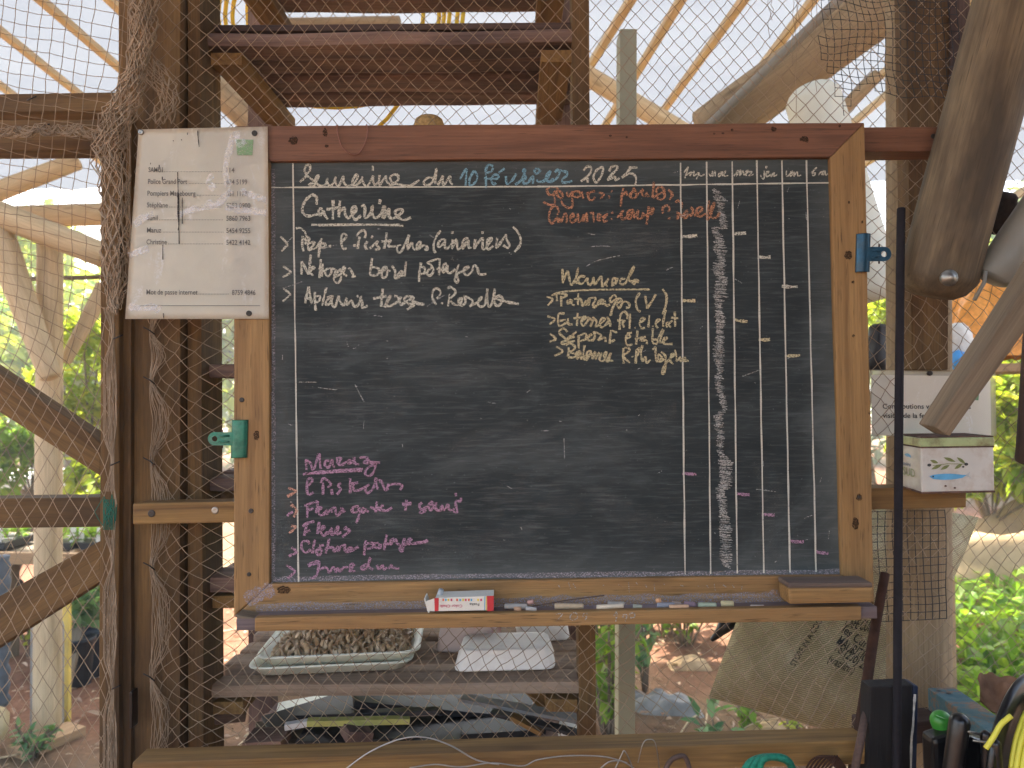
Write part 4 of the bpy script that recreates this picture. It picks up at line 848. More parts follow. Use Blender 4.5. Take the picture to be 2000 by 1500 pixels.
def gate_net():
    V, F = [], []; Vg, Fg = [], []
    O = Vector((100, 720)); nodes = {}
    At = ((25, 5), (-3, 25)); Ab = ((16, 26), (-16, 26)); ties = [655, 905, 1095, 1340]
    for i in range(-75, 75):
        for j in range(-75, 75):
            t0 = O + Vector((At[0][0] * i + At[1][0] * j, At[0][1] * i + At[1][1] * j))
            b0 = O + Vector((Ab[0][0] * i + Ab[1][0] * j, Ab[0][1] * i + Ab[1][1] * j))
            t = sstep(((t0.y + b0.y) * .5 - 350) / 650); p = t0.lerp(b0, t)
            x, y = p
            if y < -40 or y > 1540 or x < -60 or x > 330: continue
            if x > 190:       # gathered against the gate stile
                near = min(abs(y - q) for q in ties); xm = 228 if y > 560 else 255
                lim = lerp(xm - 6, xm, sstep(near / 90))
                x = 190 + (lim - 190) * (1 - math.exp(-(x - 190) / 28))
            x += 3 * nz(x * .03, y * .03); y += 3 * nz(x * .03, y * .03, 8) + 9 * nz(x * .008, y * .008, 3)
            nodes[(i, j)] = (x, y, .045 + .004 * nz(x * .02, y * .02, 5))
    e = grid_edges(list(nodes))
    def green(k):
        n = nodes.get(k); return n and 965 < n[1] - (n[0] - 225) * .12 < 1034 and n[0] > 60 and (n[0] > 185 or abs(n[1] - 1000 + (200 - n[0]) * -.15) < 26)
    strands(V, F, nodes, [q for q in e if not (green(q[0]) and green(q[1]))], TW, 2, 1.2, 3, .7, 6)
    strands(Vg, Fg, nodes, [q for q in e if green(q[0]) and green(q[1])], TW, 2, 1.2, 3, .7, 6)
    rn = random.Random(9)
    for s in range(9):
        pts = []; ph = rn.uniform(0, 9); gp = []
        for k in range(0, 64):
            y = 600 + k * 15; near = min(abs(y - q) for q in ties)
            off = (s - 8) * 2.6 * (.2 + .8 * sstep(near / 60)) + 1.6 * nz(y * .02, ph)
            q = P(226 + off - 3, y, .044 + .004 * nz(y * .01, ph)); (gp if 965 < y < 1040 else pts).append(q)
            if y >= 1040 and gp and len(pts) > 3 and not hasattr(gate_net, 'x%d' % s):
                setattr(gate_net, 'x%d' % s, 1); tube_into(V, F, cr(pts[:-1], 2), TW, 3, False); pts = pts[-1:]
        tube_into(V, F, cr(pts, 2), TW, 3, False); tube_into(Vg, Fg, cr(gp, 2), TW, 3, False)
        for k in range(1):
            y0 = rn.uniform(970, 1000); tube_into(Vg, Fg, [P(rn.uniform(200, 226), y0, .043), P(rn.uniform(200, 226), y0 + rn.uniform(20, 40), .042)], TW * 1.1, 3, False)
    nn = child('net', vf(V, F), M_twine, gate); child('net_mend', vf(Vg, Fg), M_twine_g, nn)
    for (x, y) in ((231, 658), (225, 905), (227, 1342), (88, 246), (62, 192)):
        Vt, Ft = [], []; tube_into(Vt, Ft, [P(x - 9, y + 4, .040), P(x, y, .037), P(x + 9, y - 4, .042)], .0011, 5)
        child('tie', vf(Vt, Ft), M_tie, nn)
gate_net()

def bundle(V, F, line, hw, ncol, rowh, layers, jit, Y, r=TW, seed=1, dY=.012):
    """bunched-up netting hanging along a line of pixels: narrow diamond meshes in several layers"""
    rn = random.Random(seed); L = cr([(x, y, w_) for (x, y), w_ in zip(line, hw)], 8)
    for lay in range(layers):
        rows = []; acc = 0; k = 0; prev = L[0]; pts = [L[0]]
        for p in L[1:]:
            acc += (Vector((p.x, p.y)) - Vector((prev.x, prev.y))).length; prev = p
            if acc > rowh * rn.uniform(.7, 1.3): pts.append(p); acc = 0
        nodes = {}
        for ri, p in enumerate(pts):
            for c in range(ncol):
                s = (c + .5 * (ri % 2)) / (ncol - .5) * 2 - 1
                s += .25 * nz(ri * .3, c * .9, lay * 3 + seed)
                x = p.x + s * p.z + rn.uniform(-jit, jit) + 4 * nz(p.y * .03, lay * 7 + seed); y = p.y + rn.uniform(-jit, jit) * 1.5
                nodes[(ri, c)] = (x, y, Y - dY * (1 - s * s) * rn.uniform(.2, 1) + rn.uniform(-.002, .002))
        e = []
        for (ri, c) in nodes:
            d = 1 if ri % 2 else -1
            e.append(((ri, c), (ri + 1, c))); e.append(((ri, c), (ri + 1, c + d)))
        strands(V, F, nodes, e, r, 3, 2.2, 4, 1.0, seed + lay)
def bundles():
    V, F = [], []
    bundle(V, F, [(282, -20), (278, 60), (268, 130), (250, 180), (228, 235), (212, 290), (220, 340), (226, 420), (222, 500), (222, 560), (224, 610)], [26, 26, 24, 30, 36, 32, 30, 28, 26, 20, 8], 4, 15, 4, 3.4, .012, r=.0009, seed=2, dY=.02)
    bundle(V, F, [(296, 118), (312, 150), (328, 190), (320, 225), (312, 250)], [14, 26, 20, 26, 30], 4, 14, 2, 3.5, .03, r=.0009, seed=21)
    bundle(V, F, [(215, 265), (175, 258), (110, 252), (40, 258), (-30, 262)], [0.1, .1, .1, .1, .1], 2, 12, 6, 9, .03, seed=31)
    top('bundled_net', vf(V, F), M_twine, 'thick bundle of bunched beige netting draped over the top of the gate post', 'net')
bundles()

def black_mesh(name, label, poly, x0, y0, nx, ny, cw, ch, sk, Y, amp, r):
    V, F = [], []; nodes = {}
    for i in range(nx):
        for j in range(ny):
            x = x0 + i * cw + sk[0] * j; y = y0 + j * ch + sk[1] * i
            x += amp * nz(x * .012, y * .012, 4); y += amp * 1.3 * nz(x * .012, y * .012, 8)
            if inside(poly, x, y): nodes[(i, j)] = (x, y, Y + .006 * nz(x * .02, y * .02))
    strands(V, F, nodes, grid_edges(list(nodes)), r, 1, 0, 4, 0, 3)
    for k, n in nodes.items():
        c = P(*n); q = r * 1.7
        b = len(V); V.extend([c + Vector(d) * q for d in ((1, 0, 0), (0, 0, 1), (-1, 0, 0), (0, 0, -1), (0, -1, 0), (0, 1, 0))])
        for a, b2 in ((0, 1), (1, 2), (2, 3), (3, 0)): F.append((b + a, b + b2, b + 4)); F.append((b + b2, b + a, b + 5))
    top(name, vf(V, F, False), M_blackmesh, label, 'plastic mesh')
black_mesh('plastic_mesh', 'black square plastic mesh hanging in folds over the top of the right pole', [(1590, -30), (1880, -30), (1870, 200), (1770, 205), (1690, 170), (1645, 235), (1600, 110)], 1560, -60, 26, 22, 14.5, 15.5, (1.2, 1.0), .098, 14, .00062)
black_mesh('plastic_mesh', 'black square plastic mesh wrapped low round the right pole under the tin shelf', [(1690, 996), (1852, 996), (1852, 1218), (1720, 1222), (1700, 1100)], 1700, 985, 12, 17, 14.5, 15.2, (.3, -.4), .10, 5, .0007)

# ================================================================ paper sheets
def sheet_mat(name, base, worn, alpha=1.0):  # worn: colour of the pale glare streaks mixed into base
    m, nt, b = mat_new(name)
    v = objcoord(nt, (1, 1, 1), False)
    a = N(nt, 'ShaderNodeMapping'); a.inputs['Scale'].default_value = (22, 1, 9); nt.links.new(v, a.inputs[0])
    n1 = noise(nt, a.outputs[0], 1, 6, .7, 1.4); n2 = noise(nt, v, 9, 4, .6); n3 = noise(nt, v, 330, 3, .7)
    c = ramp(nt, n2, [(.3, tuple(x * .86 for x in base)), (.7, base)])
    md = N(nt, 'ShaderNodeMath', operation='MULTIPLY'); nt.links.new(ramp(nt, n1, [(.58, g(0)), (.66, g(1))]), md.inputs[0]); nt.links.new(ramp(nt, n3, [(.42, g(0)), (.55, g(.75))]), md.inputs[1])
    c = mix(nt, md.outputs[0], c, worn)  # pale speckled streaks: lamination glare mixed into the base colour
    s = N(nt, 'ShaderNodeMapping'); s.inputs['Scale'].default_value = (60, 1, 3.0); nt.links.new(v, s.inputs[0])
    n5 = noise(nt, s.outputs[0], 1, 4, .6)
    c = mix(nt, ramp(nt, n5, [(.66, g(0)), (.76, g(.3))]), c, (.22, .19, .15))
    nt.links.new(c, b.inputs['Base Color']); b.inputs['Roughness'].default_value = .38; b.inputs['Specular IOR Level'].default_value = .5
    bump(nt, b, n1, .25, .002); b.inputs['Alpha'].default_value = alpha; return m
M_sheet = sheet_mat('laminated_paper', (.78, .75, .64), (.88, .88, .86))
M_film2 = sheet_mat('lamination_edge', (.80, .77, .64), (.88, .88, .86), .6)
def sheet(name, corners, Ys, mat, label, th=.0007, wave=.002):
    bm = bmesh.new(); n, m = 24, 30; g_ = []
    c3 = [P(x, y, Y) for (x, y), Y in zip(corners, Ys)]
    for j in range(m + 1):
        for i in range(n + 1):
            s, t = i / n, j / m
            p = (c3[0].lerp(c3[1], s)).lerp(c3[3].lerp(c3[2], s), t)
            p = p + Vector((0, -abs(wave) * (1 + nz(s * 3, t * 4, 5)) * (math.sin(math.pi * s) * .5 + .5), 0)); g_.append(bm.verts.new(p))
    for j in range(m):
        for i in range(n):
            a = j * (n + 1) + i; bm.faces.new([g_[k] for k in (a, a + 1, a + n + 2, a + n + 1)])
    bmesh.ops.solidify(bm, geom=bm.faces[:], thickness=th)
    return top(name, bm2me(bm, 'sheet', True), mat, label, 'paper sheet')
sh = sheet('laminated_sheet', [(271, 253), (523, 247), (525.5, 623), (244.5, 623)], [-.0035] * 4, M_sheet, 'yellowed laminated sheet with an emergency phone list on the left board corner', .0007, .0004)
def sheet_text(s, x, y, w_, h_, mat=M_ink2, Y=-.0056, parent=None, nm='printed_text'):
    O = P(x, y, Y); X = (P(x + 100, y + .4, Y) - O).normalized(); Up = Vector((0, 0, 1))
    text_on(nm, s, O, X, Up, w_ * S(Y), h_ * S(Y), mat, parent or sh)
rows = (('SAMU1', 290, 336, 318, '114', 442, 458), ('Police Grand Port', 289, 359, 366, '634 5199', 442, 483), ('Pompiers Mapebourg', 288, 382, 382, '631 1177', 442, 483), ('Stéphane', 287, 405, 328, '5253 0900', 442, 489),
        ('Sunil', 287, 430, 308, '5860 7963', 442, 489), ('Maruz', 287, 454, 315, '5454 9255', 442, 489), ('Christine', 286, 477, 326, '5422 4142', 442, 489))
def dots(x0, x1, y, Y=-.0056, parent=None):
    V, F = [], []; x = x0
    while x < x1:
        b = len(V); V.extend([P(x, y, Y), P(x + 1.3, y, Y), P(x + 1.3, y - 1.3, Y), P(x, y - 1.3, Y)]); F.append((b, b + 1, b + 2, b + 3)); x += 3.0
    child('dotted_line', vf(V, F, False), M_ink2, parent or sh)
for s, x, y, x1, num, nx0, nx1 in rows:
    sheet_text(s, x, y, x1 - x, 9.6); dots(x1 + 3, 436, y); sheet_text(num, nx0, y + 1, nx1 - nx0, 9.6)
sheet_text('Mot de passe internet', 286, 575, 100, 9.6); dots(388, 446, 575); sheet_text('8759 4846', 453, 576, 46, 9.6)
child('ruled_line', vf([P(270, 596.5, -.0056), P(508, 596.5, -.0056), P(508, 597.5, -.0056), P(270, 597.5, -.0056)], [(0, 1, 2, 3)], False), M_ink2, sh)
V, F = [], []
rn = random.Random(3)
for (x, y, w_, h_) in ((460, 272, 35, 31),):
    b = len(V); V.extend([P(x, y, -.0057 - b * 1e-5), P(x + w_, y + 1, -.0057 - b * 1e-5), P(x + w_ - 2, y + h_, -.0057 - b * 1e-5), P(x + 3, y + h_, -.0057 - b * 1e-5)]); F.append((b, b + 1, b + 2, b + 3))
child('green_stamp', vf(V, F, False), chalk('faded_green', (.24, .40, .22), .50, .25, .85), sh)
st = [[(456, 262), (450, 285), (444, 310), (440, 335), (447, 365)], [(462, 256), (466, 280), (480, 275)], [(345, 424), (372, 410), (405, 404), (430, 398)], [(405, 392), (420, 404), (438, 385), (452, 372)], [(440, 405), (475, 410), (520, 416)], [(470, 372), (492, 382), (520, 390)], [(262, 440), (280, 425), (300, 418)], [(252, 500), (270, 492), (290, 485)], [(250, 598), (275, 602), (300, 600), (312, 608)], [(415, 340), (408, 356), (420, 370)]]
child('glare_streak', ribbons(st, 13, 5, 3, Y=-.0059), chalk('painted_glare', (.88, .89, .92), .60, 0, .8), sh)['kind'] = 'stuff'  # pale streaks imitate glare on the lamination, put into the colour
st = [[(386, 255), (387, 270), (389, 287)], [(347, 336), (348, 380), (349, 430), (350, 476)], [(348, 372), (347, 410), (349, 440)], [(349, 380), (350, 430), (348, 450)], [(356, 386), (356, 437)], [(317, 345), (317, 352)], [(311, 322), (311, 331)], [(294, 318), (294, 321)], [(366, 259), (366, 263)],
      [(318, 478), (318, 507)], [(319, 612), (320, 622)], [(338, 274), (339, 276)], [(354, 272), (355, 274)], [(312, 396), (313, 398)]]
child('stain', ribbons(st, 1.9, 4, 1, Y=-.0060), chalk('dark_stain', (.035, .03, .03), .44), sh)
screw_head(275, 258, -.0052, 7, M_steel, sh); screw_head(497, 260, -.0052, 7, M_screw, sh); screw_head(486, 612, -.0052, 7, M_screw, sh)

s2 = sheet('laminated_sheet', [(1700, 722), (1944, 728), (1946, 852), (1704, 852)], [.092, .092, .092, .092], M_film2, 'clear laminated notice asking for contributions pinned on the right pole above the tin', .0005, .001)
bm = bmesh.new(); bm.faces.new([bm.verts.new(P(x, y, .0885)) for x, y in ((1702, 732), (1934, 735), (1936, 850), (1703, 850))])
child('paper', bm2me(bm), M_sheet, s2)
for s, x, y, w_, h_ in (('Contributions volontaires des', 1724, 798, 172, 9.5), ('visites de la ferme', 1724, 816, 106, 9.5)):
    sheet_text(s, x, y, w_, h_, M_ink, .0875, s2)
bm = bmesh.new(); bm.faces.new([bm.verts.new(P(x, y, .0876)) for x, y in ((1893, 752), (1914, 754), (1911, 782), (1890, 780))]); child('green_stamp', bm2me(bm), M_green_ink, s2)
screw_head(1817, 729, .086, 6, M_screw, s2)

# ================================================================ clips
def clip(name, label, mat, sgn, x0, x1, y0, y1, tip, ymid, r):
    """bulldog clip: rolled spring body on the frame edge, lever tab with a hole sticking outwards"""
    Yc = -.007; cxp = (x0 + x1) / 2; hw = (x1 - x0) / 2 * S(0)
    V, F = [], []; n = 14; prof = []
    for k in range(n + 1):
        a = math.pi * k / n; prof.append((math.cos(a) * hw, -math.sin(a) * hw * .55))
    inner = [(q[0] * .86, q[1] * .8) for q in prof[::-1]]
    loop = prof + inner; m = len(loop)
    tilt = (0, 0)
    for yy in (y0, y0 + 2, y1 - 2, y1):
        c = P(cxp + (yy - ymid) * -.03, yy, -.001); s_ = .985 if yy in (y0, y1) else 1
        for (a, d) in loop: V.append(c + Vector((a * s_, d * s_, 0)))
    for i in range(3):
        for j in range(m):
            a = i * m + j; b = i * m + (j + 1) % m; F.append((a, b, b + m, a + m))
    for i in range(n):
        for base in (0, 3 * m): F.append((base + i, base + i + 1, base + m - 2 - i, base + m - 1 - i))
    t = top(name, vf(V, F), mat, label, 'bulldog clip')
    xb = x0 if sgn < 0 else x1
    tx = tip - sgn * r
    out = [(xb - sgn * 4, ymid - r)] + [(tx + sgn * r * math.sin(R(a)), ymid - r * math.cos(R(a))) for a in range(0, 181, 15)] + [(xb - sgn * 4, ymid + r), (xb - sgn * 6, ymid + r + 7), (xb - sgn * 6, ymid - r - 7)]
    child('lever', flat_poly(out, [circ(tx, ymid, r * .42, 14)], -.0065, .0022), mat, t)
    V, F = [], []
    tube_into(V, F, [P(xb + sgn * 18, ymid - r - 5, -.004), P(xb + sgn * 18, ymid + r + 5, -.004)], .0013, 6)
    child('pin', vf(V, F), M_rust, t)
    V, F = [], []
    for dy in (-r * .45, r * .45): tube_into(V, F, [P(xb + sgn * 4, ymid + dy, -.0068), P(tx - sgn * r * .7, ymid + dy * .8, -.0068)], .0016, 6)
    child('rib', vf(V, F), mat, t)
clip('bulldog_clip', 'green bulldog clip gripping the left side of the blackboard frame', M_clip_g, -1, 452, 484, 820, 894, 406, 857, 13)
clip('bulldog_clip', 'blue bulldog clip gripping the right side of the blackboard frame', M_clip_b, 1, 1671, 1699, 457, 532, 1741, 496, 14)

# ================================================================ things on the ledge
LY = -.03
def lz(px): return lerp(P(497, 1205, -.03).z, P(1683, 1183, -.03).z, (px - 497) / 1186)
M_worn = wood('worn_brown_wood', (.085, .055, .038), (.20, .14, .10), (.12, .09, .08), .6, .9, 22)
er = thing('board_eraser', 'dark topped wooden board eraser lying on the right end of the chalk ledge', 'eraser', tuple(P(1615, 1180, -.03)))
A, B = P(1532, 1170, -.035), P(1705, 1167, -.035)
plank('block', [(1540, 1150), (1706, 1148), (1706, 1178), (1542, 1182)], -.058, .042, M_honey, er, bev=.004)
plank('felt', [(1540, 1139), (1704, 1137), (1706, 1147.5), (1540, 1149.5)], -.056, .044, M_worn, er, bev=.003)
# chalk carton
def carton():
    t = thing('chalk_box', 'open red and white carton of coloured chalk lying on the ledge', 'box', tuple(P(897, 1192, -.03)))
    mw = plain('white_card', (.66, .64, .56), .7, 0, .06, 30, .2, 0, (.45, .42, .36), .4); mr = plain('red_card', (.50, .035, .04), .6, 0, .1, 30, .3)
    Yf = -.047
    plank('carton', [(850, 1168), (964, 1164), (963, 1192), (851, 1194)], Yf, .036, mw, t, bev=.0008, cuts=0)
    plank('flap', [(833, 1174), (848, 1169), (849, 1194), (834, 1193)], Yf + .001, .0012, mw, t, bev=0, cuts=0)
    plank('flap', [(828, 1170), (830, 1169), (839, 1196), (836, 1197)], Yf + .004, .03, mw, t, bev=0, cuts=0)
    for a, b_ in (((848.5, 1168), (857, 1168)), ((951, 1164), (964.5, 1164))):
        plank('red_band', [a, b_, (b_[0] - .5, 1193), (a[0] + .5, 1194)], Yf - .0006, .0005, mr, t, bev=0, cuts=0)
    cols = [(.6, .12, .05), (.1, .35, .5), (.65, .5, .05), (.5, .05, .12)]
    for i, x in enumerate((864, 869, 874, 880, 891, 897, 903, 908, 914, 919, 932, 938)):
        mm = bpy.data.materials.get('print_%d' % (i % 4)) or plain('print_%d' % (i % 4), cols[i % 4], .6)
        plank('printed_chalk', [(x, 1169.5), (x + 3.4, 1169.4), (x + 3.4, 1174), (x, 1174)], Yf - .0004, .0003, mm, t, bev=0, cuts=0)
    for i, x in enumerate((946, 949)):
        mm = bpy.data.materials['print_%d' % (i + 1)]; plank('stripe', [(x, 1165), (x + 1.6, 1165), (x + 1.3, 1192), (x - .3, 1192)], Yf - .0004, .0003, mm, t, bev=0, cuts=0)
    for s, xr_, y, w_, mm in (('Foska', 936, 1178, 19, M_ink), ('Color Chalk', 903, 1181, 44, bpy.data.materials['print_3'])):
        O = P(xr_, y, Yf - .0008); text_on('printed_text', s, O, Vector((-1, 0, 0)), Vector((0, 0, -1)), w_ * S(Yf), 5.2 * S(Yf), mm, t)
    c = P(862, 1158, Yf + .016)
    wire('chalk_stick', [P(858, 1166, Yf + .02), P(862, 1152, Yf + .016)], .0042, plain('grey_chalk', (.34, .37, .38), .9), t, n=10)
carton()
def chalk_piece(x0, x1, y, r, c, label, tilt=0, yo=0.0, tip=.7):
    c = tuple(lerp(v, .36 * .5 + sum(c) / 6, .5) * w_ for v, w_ in zip(c, (.92, .84, .72)))
    m = plain('chalk_stick', c, .95, 0, .12, 120, .05, .2)
    Y = -.030 + yo; q = r * S(Y)
    A, B = P(x0, y, Y), P(x1, y + tilt, Y - .002)
    V, F = [], []; d = (B - A)
    tube_into(V, F, [A, A + d * .04, A + d * .5, B - d * .05, B], q, 12, True, .08, x0, [q * .75, q, q * .98, q * .95, q * tip])
    top('chalk', vf(V, F), m, label, 'chalk', group='pieces of coloured chalk on the ledge')
for a in ((985, 1030, 1184, 5, (.30, .36, .44), 'long blue grey chalk beside the carton'), (1027, 1048, 1188, 4, (.36, .42, .52), 'short pale blue chalk right of the blue grey one', 2, -.008),
          (1004, 1018, 1189, 4, (.55, .30, .16), 'orange chalk stub in front of the blue grey chalk', 0, -.0056), (1031, 1042, 1177, 4.5, (.58, .26, .26), 'small pink chalk stub behind the blue chalk near the carton', -2, .004),
          (1083, 1140, 1184, 5.5, (.52, .40, .24), 'long tan chalk stick in the middle of the ledge', 0), (1165, 1218, 1186, 4.5, (.68, .65, .56), 'long white chalk stick in the middle of the ledge', -3, -.006),
          (1187, 1220, 1179, 4, (.36, .38, .40), 'grey chalk behind the long white stick', 0, .006), (1236, 1254, 1184, 4.5, (.34, .42, .36), 'small grey green chalk stub', 2),
          (1283, 1318, 1182, 5.5, (.17, .24, .42), 'dark blue chalk in the pile of chalk', 0), (1281, 1291, 1174, 4.5, (.70, .30, .06), 'bright orange chalk stub on top of the pile', -2, .003),
          (1307, 1345, 1185, 4, (.66, .38, .20), 'peach chalk stick in front of the pile', -1, -.009), (1312, 1330, 1178, 4, (.42, .30, .28), 'dusty pink chalk stub in the pile', 2, .004), (1336, 1358, 1180, 5.5, (.22, .12, .27), 'purple chalk at the right of the pile', 1),
          (1363, 1399, 1182, 5.2, (.34, .52, .38), 'mint green chalk right of the purple one', 0), (1408, 1433, 1179, 5.8, (.55, .52, .24), 'stubby yellow chalk at the right', 0), (1466, 1492, 1184, 3, (.62, .52, .50), 'thin pale pink chalk beside the eraser', 0)):
    chalk_piece(*a)
wire('straw', [P(1040, 1184, -.028), P(1110, 1172, -.02), P(1180, 1163, -.012)], .0009, M_dark, None, 'thin dark straw lying across the chalk ledge', 'straw')
# chalk numbers scribbled on the ledge front, loose thread over the top rail
for q_ in (('7', 1083, 1096, 1213, 1213, 8), ('0', 1112, 1128, 1211, 1211, 7), ('5', 1136, 1148, 1210, 1210, 7), ('1', 1198, 1206, 1213, 1212, 9), ('9', 1214, 1224, 1214, 1214, 8), ('0', 1228, 1240, 1207, 1207, 5)):
    child('chalk_number', ribbons(word_strokes(*q_), 2.2, 4, 2, Y=-.0512), K_grey, board)
child('chalk_scratches', ribbons([[(1090 + k * 17 + 9 * nz(k * .7), 1142 + 16 * nz(k * 1.3, 3)), (1094 + k * 17 + 9 * nz(k * .7, 5), 1148 + 14 * nz(k * 1.3, 9))] for k in range(22) if nz(k * .9, 2) > -.1], 1.6, 0, 4, Y=-.0008), K_grey, board)['kind'] = 'stuff'
wire('thread', cr([P(658, 244, -.003), P(660, 262, -.004), P(668, 286, -.004), P(684, 300, -.004), P(700, 300, -.004), P(712, 282, -.004), P(718, 258, -.004), P(716, 243, -.002)], 5), .0009, plain('red_brown_thread', (.22, .10, .07), .9), None, 'thin reddish loop of thread hanging over the top rail', 'thread')

V, F = [], []
rn = random.Random(77)
for x0, L in ((1502, 95), (1507, 60), (1549, 150), (1556, 250), (1560, 120), (1588, 90), (1593, 200)):
    tube_into(V, F, cr([P(x0 + rn.uniform(-3, 3) + 4 * nz(k * 2.1, x0), -20 + L * k / 6, .055) for k in range(7)], 3), .0005, 3, False)
top('frayed_threads', vf(V, F), M_twine, 'loose frayed threads hanging from the top of the net right of the square post', 'threads')

# ================================================================ right-hand timbers in front of the net
def log_px(name, a, b, wa, wb, Ya, Yb, mat, label=None, cat=None, parent=None, n=28, rough=.04, dome=.35, seed=None):
    return log(name, [P(a[0], a[1], Ya), P(b[0], b[1], Yb)], [wa / 2 * S(Ya), wb / 2 * S(Yb)], mat, parent, label, cat, n, rough, dome, seed=seed)
big = log_px('diagonal_log', (2003, -90), (1831, 540), 142, 141, -.04, .02, M_log, 'thick grey brown log slanting down at the right with a bolt near its end', 'log', n=36, rough=.03, dome=.55, seed=3)
lathe('bolt', [(.001, -.006), (.010, -.006), (.012, 0), (.0125, .004), (.008, .006), (.006, .011), (.001, .012)], P(1852, 543, -.044), Vector((-.05, -1, -.1)), M_steel, big, n=16)
log_px('diagonal_pole', (2085, 330), (1938, 541), 78, 74, -.03, .0, M_pvc, 'smooth grey round pole with a pointed wire at its cut end on the right edge', 'pole', n=30, rough=.01, dome=.25)
wire('wire_spike', [P(1925, 530, -.028), P(1922, 552, -.03), P(1903, 586, -.03)], .003, M_pvc, None, 'bent stub of stiff wire hanging below the grey pole end', 'wire')
def squarebeam():
    r0, g0, r1, g1 = P(1824, 833, -.08), P(1856, 853, -.08), P(2058, 470, -.17), P(2105, 500, -.17)
    dv = P(1793, 828, -.042) - r0
    me, M = prism_pts([r0, g0, g1, r1], dv, .003, 14, .0015); top('square_beam', me, M_grey, 'square sawn grey timber slanting down over the tin box', 'beam', M)
squarebeam()
log_px('dark_post', (2046, 560), (2018, 900), 70, 60, -.02, .06, M_dark, 'dark timber standing at the right edge below the slanting beam', 'post', dome=.1)
log_px('bark_lump', (1965, 392), (1942, 440), 44, 46, .12, .14, plain('dark_bark', (.035, .025, .02), .95, 0, .5, 60, .1, .8), 'dark burnt looking lump of wood behind the grey pole', 'wood lump', rough=.35, dome=.7, n=18)

# upright iron bar, rusty bar, dark plank, blue plank
rb = log('iron_bar', [P(1760, 408, .0), P(1756, 760, -.02), P(1751, 1620, -.07)], [.0062] * 3, M_rebar, None, 'thin dark ribbed iron bar standing upright right of the board', 'iron bar', n=12, rough=.1, dome=.3)
log('rusty_bar', [P(1728, 1120, .05), P(1700, 1280, .02), P(1652, 1620, -.02)], [.0070, .0080, .0088], M_rust, None, 'rusty brown bar leaning under the right end of the board', 'iron bar', n=12, rough=.25, dome=.3)
dp = thing('dark_plank', 'short blackened plank standing on end with a pale chipped edge beside the iron bar', 'plank', tuple(P(1745, 1500, -.03)))
plank('board', [(1698, 1342), (1782, 1338), (1776, 1640), (1688, 1640)], -.045, .03, M_black, dp, bev=.003, jit=.002)
plank('edge_strip', [(1783, 1338), (1793, 1340), (1788, 1640), (1777, 1640)], -.043, .028, plain('dark_blue_paint', (.012, .02, .045), .5, 0, .3, 30, .4), dp, bev=.002)
child('chipped_edge', ribbons([[(1787, 1356), (1785, 1385), (1783, 1420), (1780, 1450), (1779, 1520)]], 4.5, 6, 3, Y=-.0465), plain('chipped_white', (.5, .48, .42), .9, 0, .3, 90), dp)
# blue painted plank running towards the right
def blueplank():
    mt, nt, b = mat_new('worn_blue_paint')
    v = objcoord(nt, (30, 14, 30)); n1 = noise(nt, v, 1, 6, .75)
    c = ramp(nt, n1, [(.40, (.05, .13, .16)), (.50, (.08, .16, .18)), (.55, (.20, .13, .085)), (.7, (.26, .21, .17))])
    nt.links.new(c, b.inputs['Base Color']); b.inputs['Roughness'].default_value = .7; bump(nt, b, n1, .4, .002)
    zt = P(1812, 1343, .10).z
    me, M = prism_pts([PZ(1812, 1343, zt), PZ(1864, 1342, zt), PZ(2004, 1436, zt), PZ(1957, 1446, zt)], Vector((0, 0, -.055)), .002, 8, .001)
    t = top('painted_plank', me, mt, 'worn blue painted plank end with two screw holes at the lower right', 'plank', M)
    for x, y in ((1833, 1349), (1853, 1354)):
        bm = bmesh.new(); bm.faces.new([bm.verts.new(PZ(a, b_, zt + .0006)) for a, b_ in circ(x, y, 5, 10, ry=1.6)]); child('screw_hole', bm2me(bm), M_black_pl, t)
blueplank()
def shears():
    t = thing('garden_shears', 'black handled garden tool with a bright green grip hanging at the lower right', 'garden tool', tuple(P(1840, 1500, -.2)))
    def blob(nm, c, ax, r0, r1, L, mat, fl=1.0):
        ax = ax.normalized(); prof = [(r0 * math.sin(R(a)), -r0 * math.cos(R(a))) for a in range(8, 91, 12)] + [(lerp(r0, r1, k / 6), L * k / 6) for k in range(1, 7)]
        o = lathe(nm, prof, c, ax, mat, t, n=24); return o
    gr = blob('green_grip', P(1838, 1408, -.14), Vector((.30, .1, -1)), .0138, .0105, .03, M_green_pl)
    blob('handle', P(1874, 1412, -.19), Vector((-.16, .0, -1)), .0125, .0115, .12, M_black_pl)
    plank('tool_body', [(1822, 1446), (1868, 1432), (1900, 1440), (1962, 1462), (1968, 1620), (1830, 1620)], -.165, .03, M_black_pl, t, bev=.006, cuts=0)
    blob('handle', P(1925, 1436, -.20), Vector((.0, .0, -1)), .0062, .006, .08, M_black_pl)
    blob('handle', P(1944, 1454, -.21), Vector((.05, .0, -1)), .0066, .006, .08, M_black_pl)
    wire('rod', [P(1880, 1426, -.2), P(1915, 1434, -.2)], .0017, M_steel, t)
    wire('rod', [P(1900, 1446, -.21), P(1940, 1452, -.21)], .0014, M_steel, t)
    plank('green_ridge', [(1826, 1396), (1846, 1404), (1850, 1410), (1830, 1403)], -.163, .004, M_green_pl, t, cuts=0)
shears()
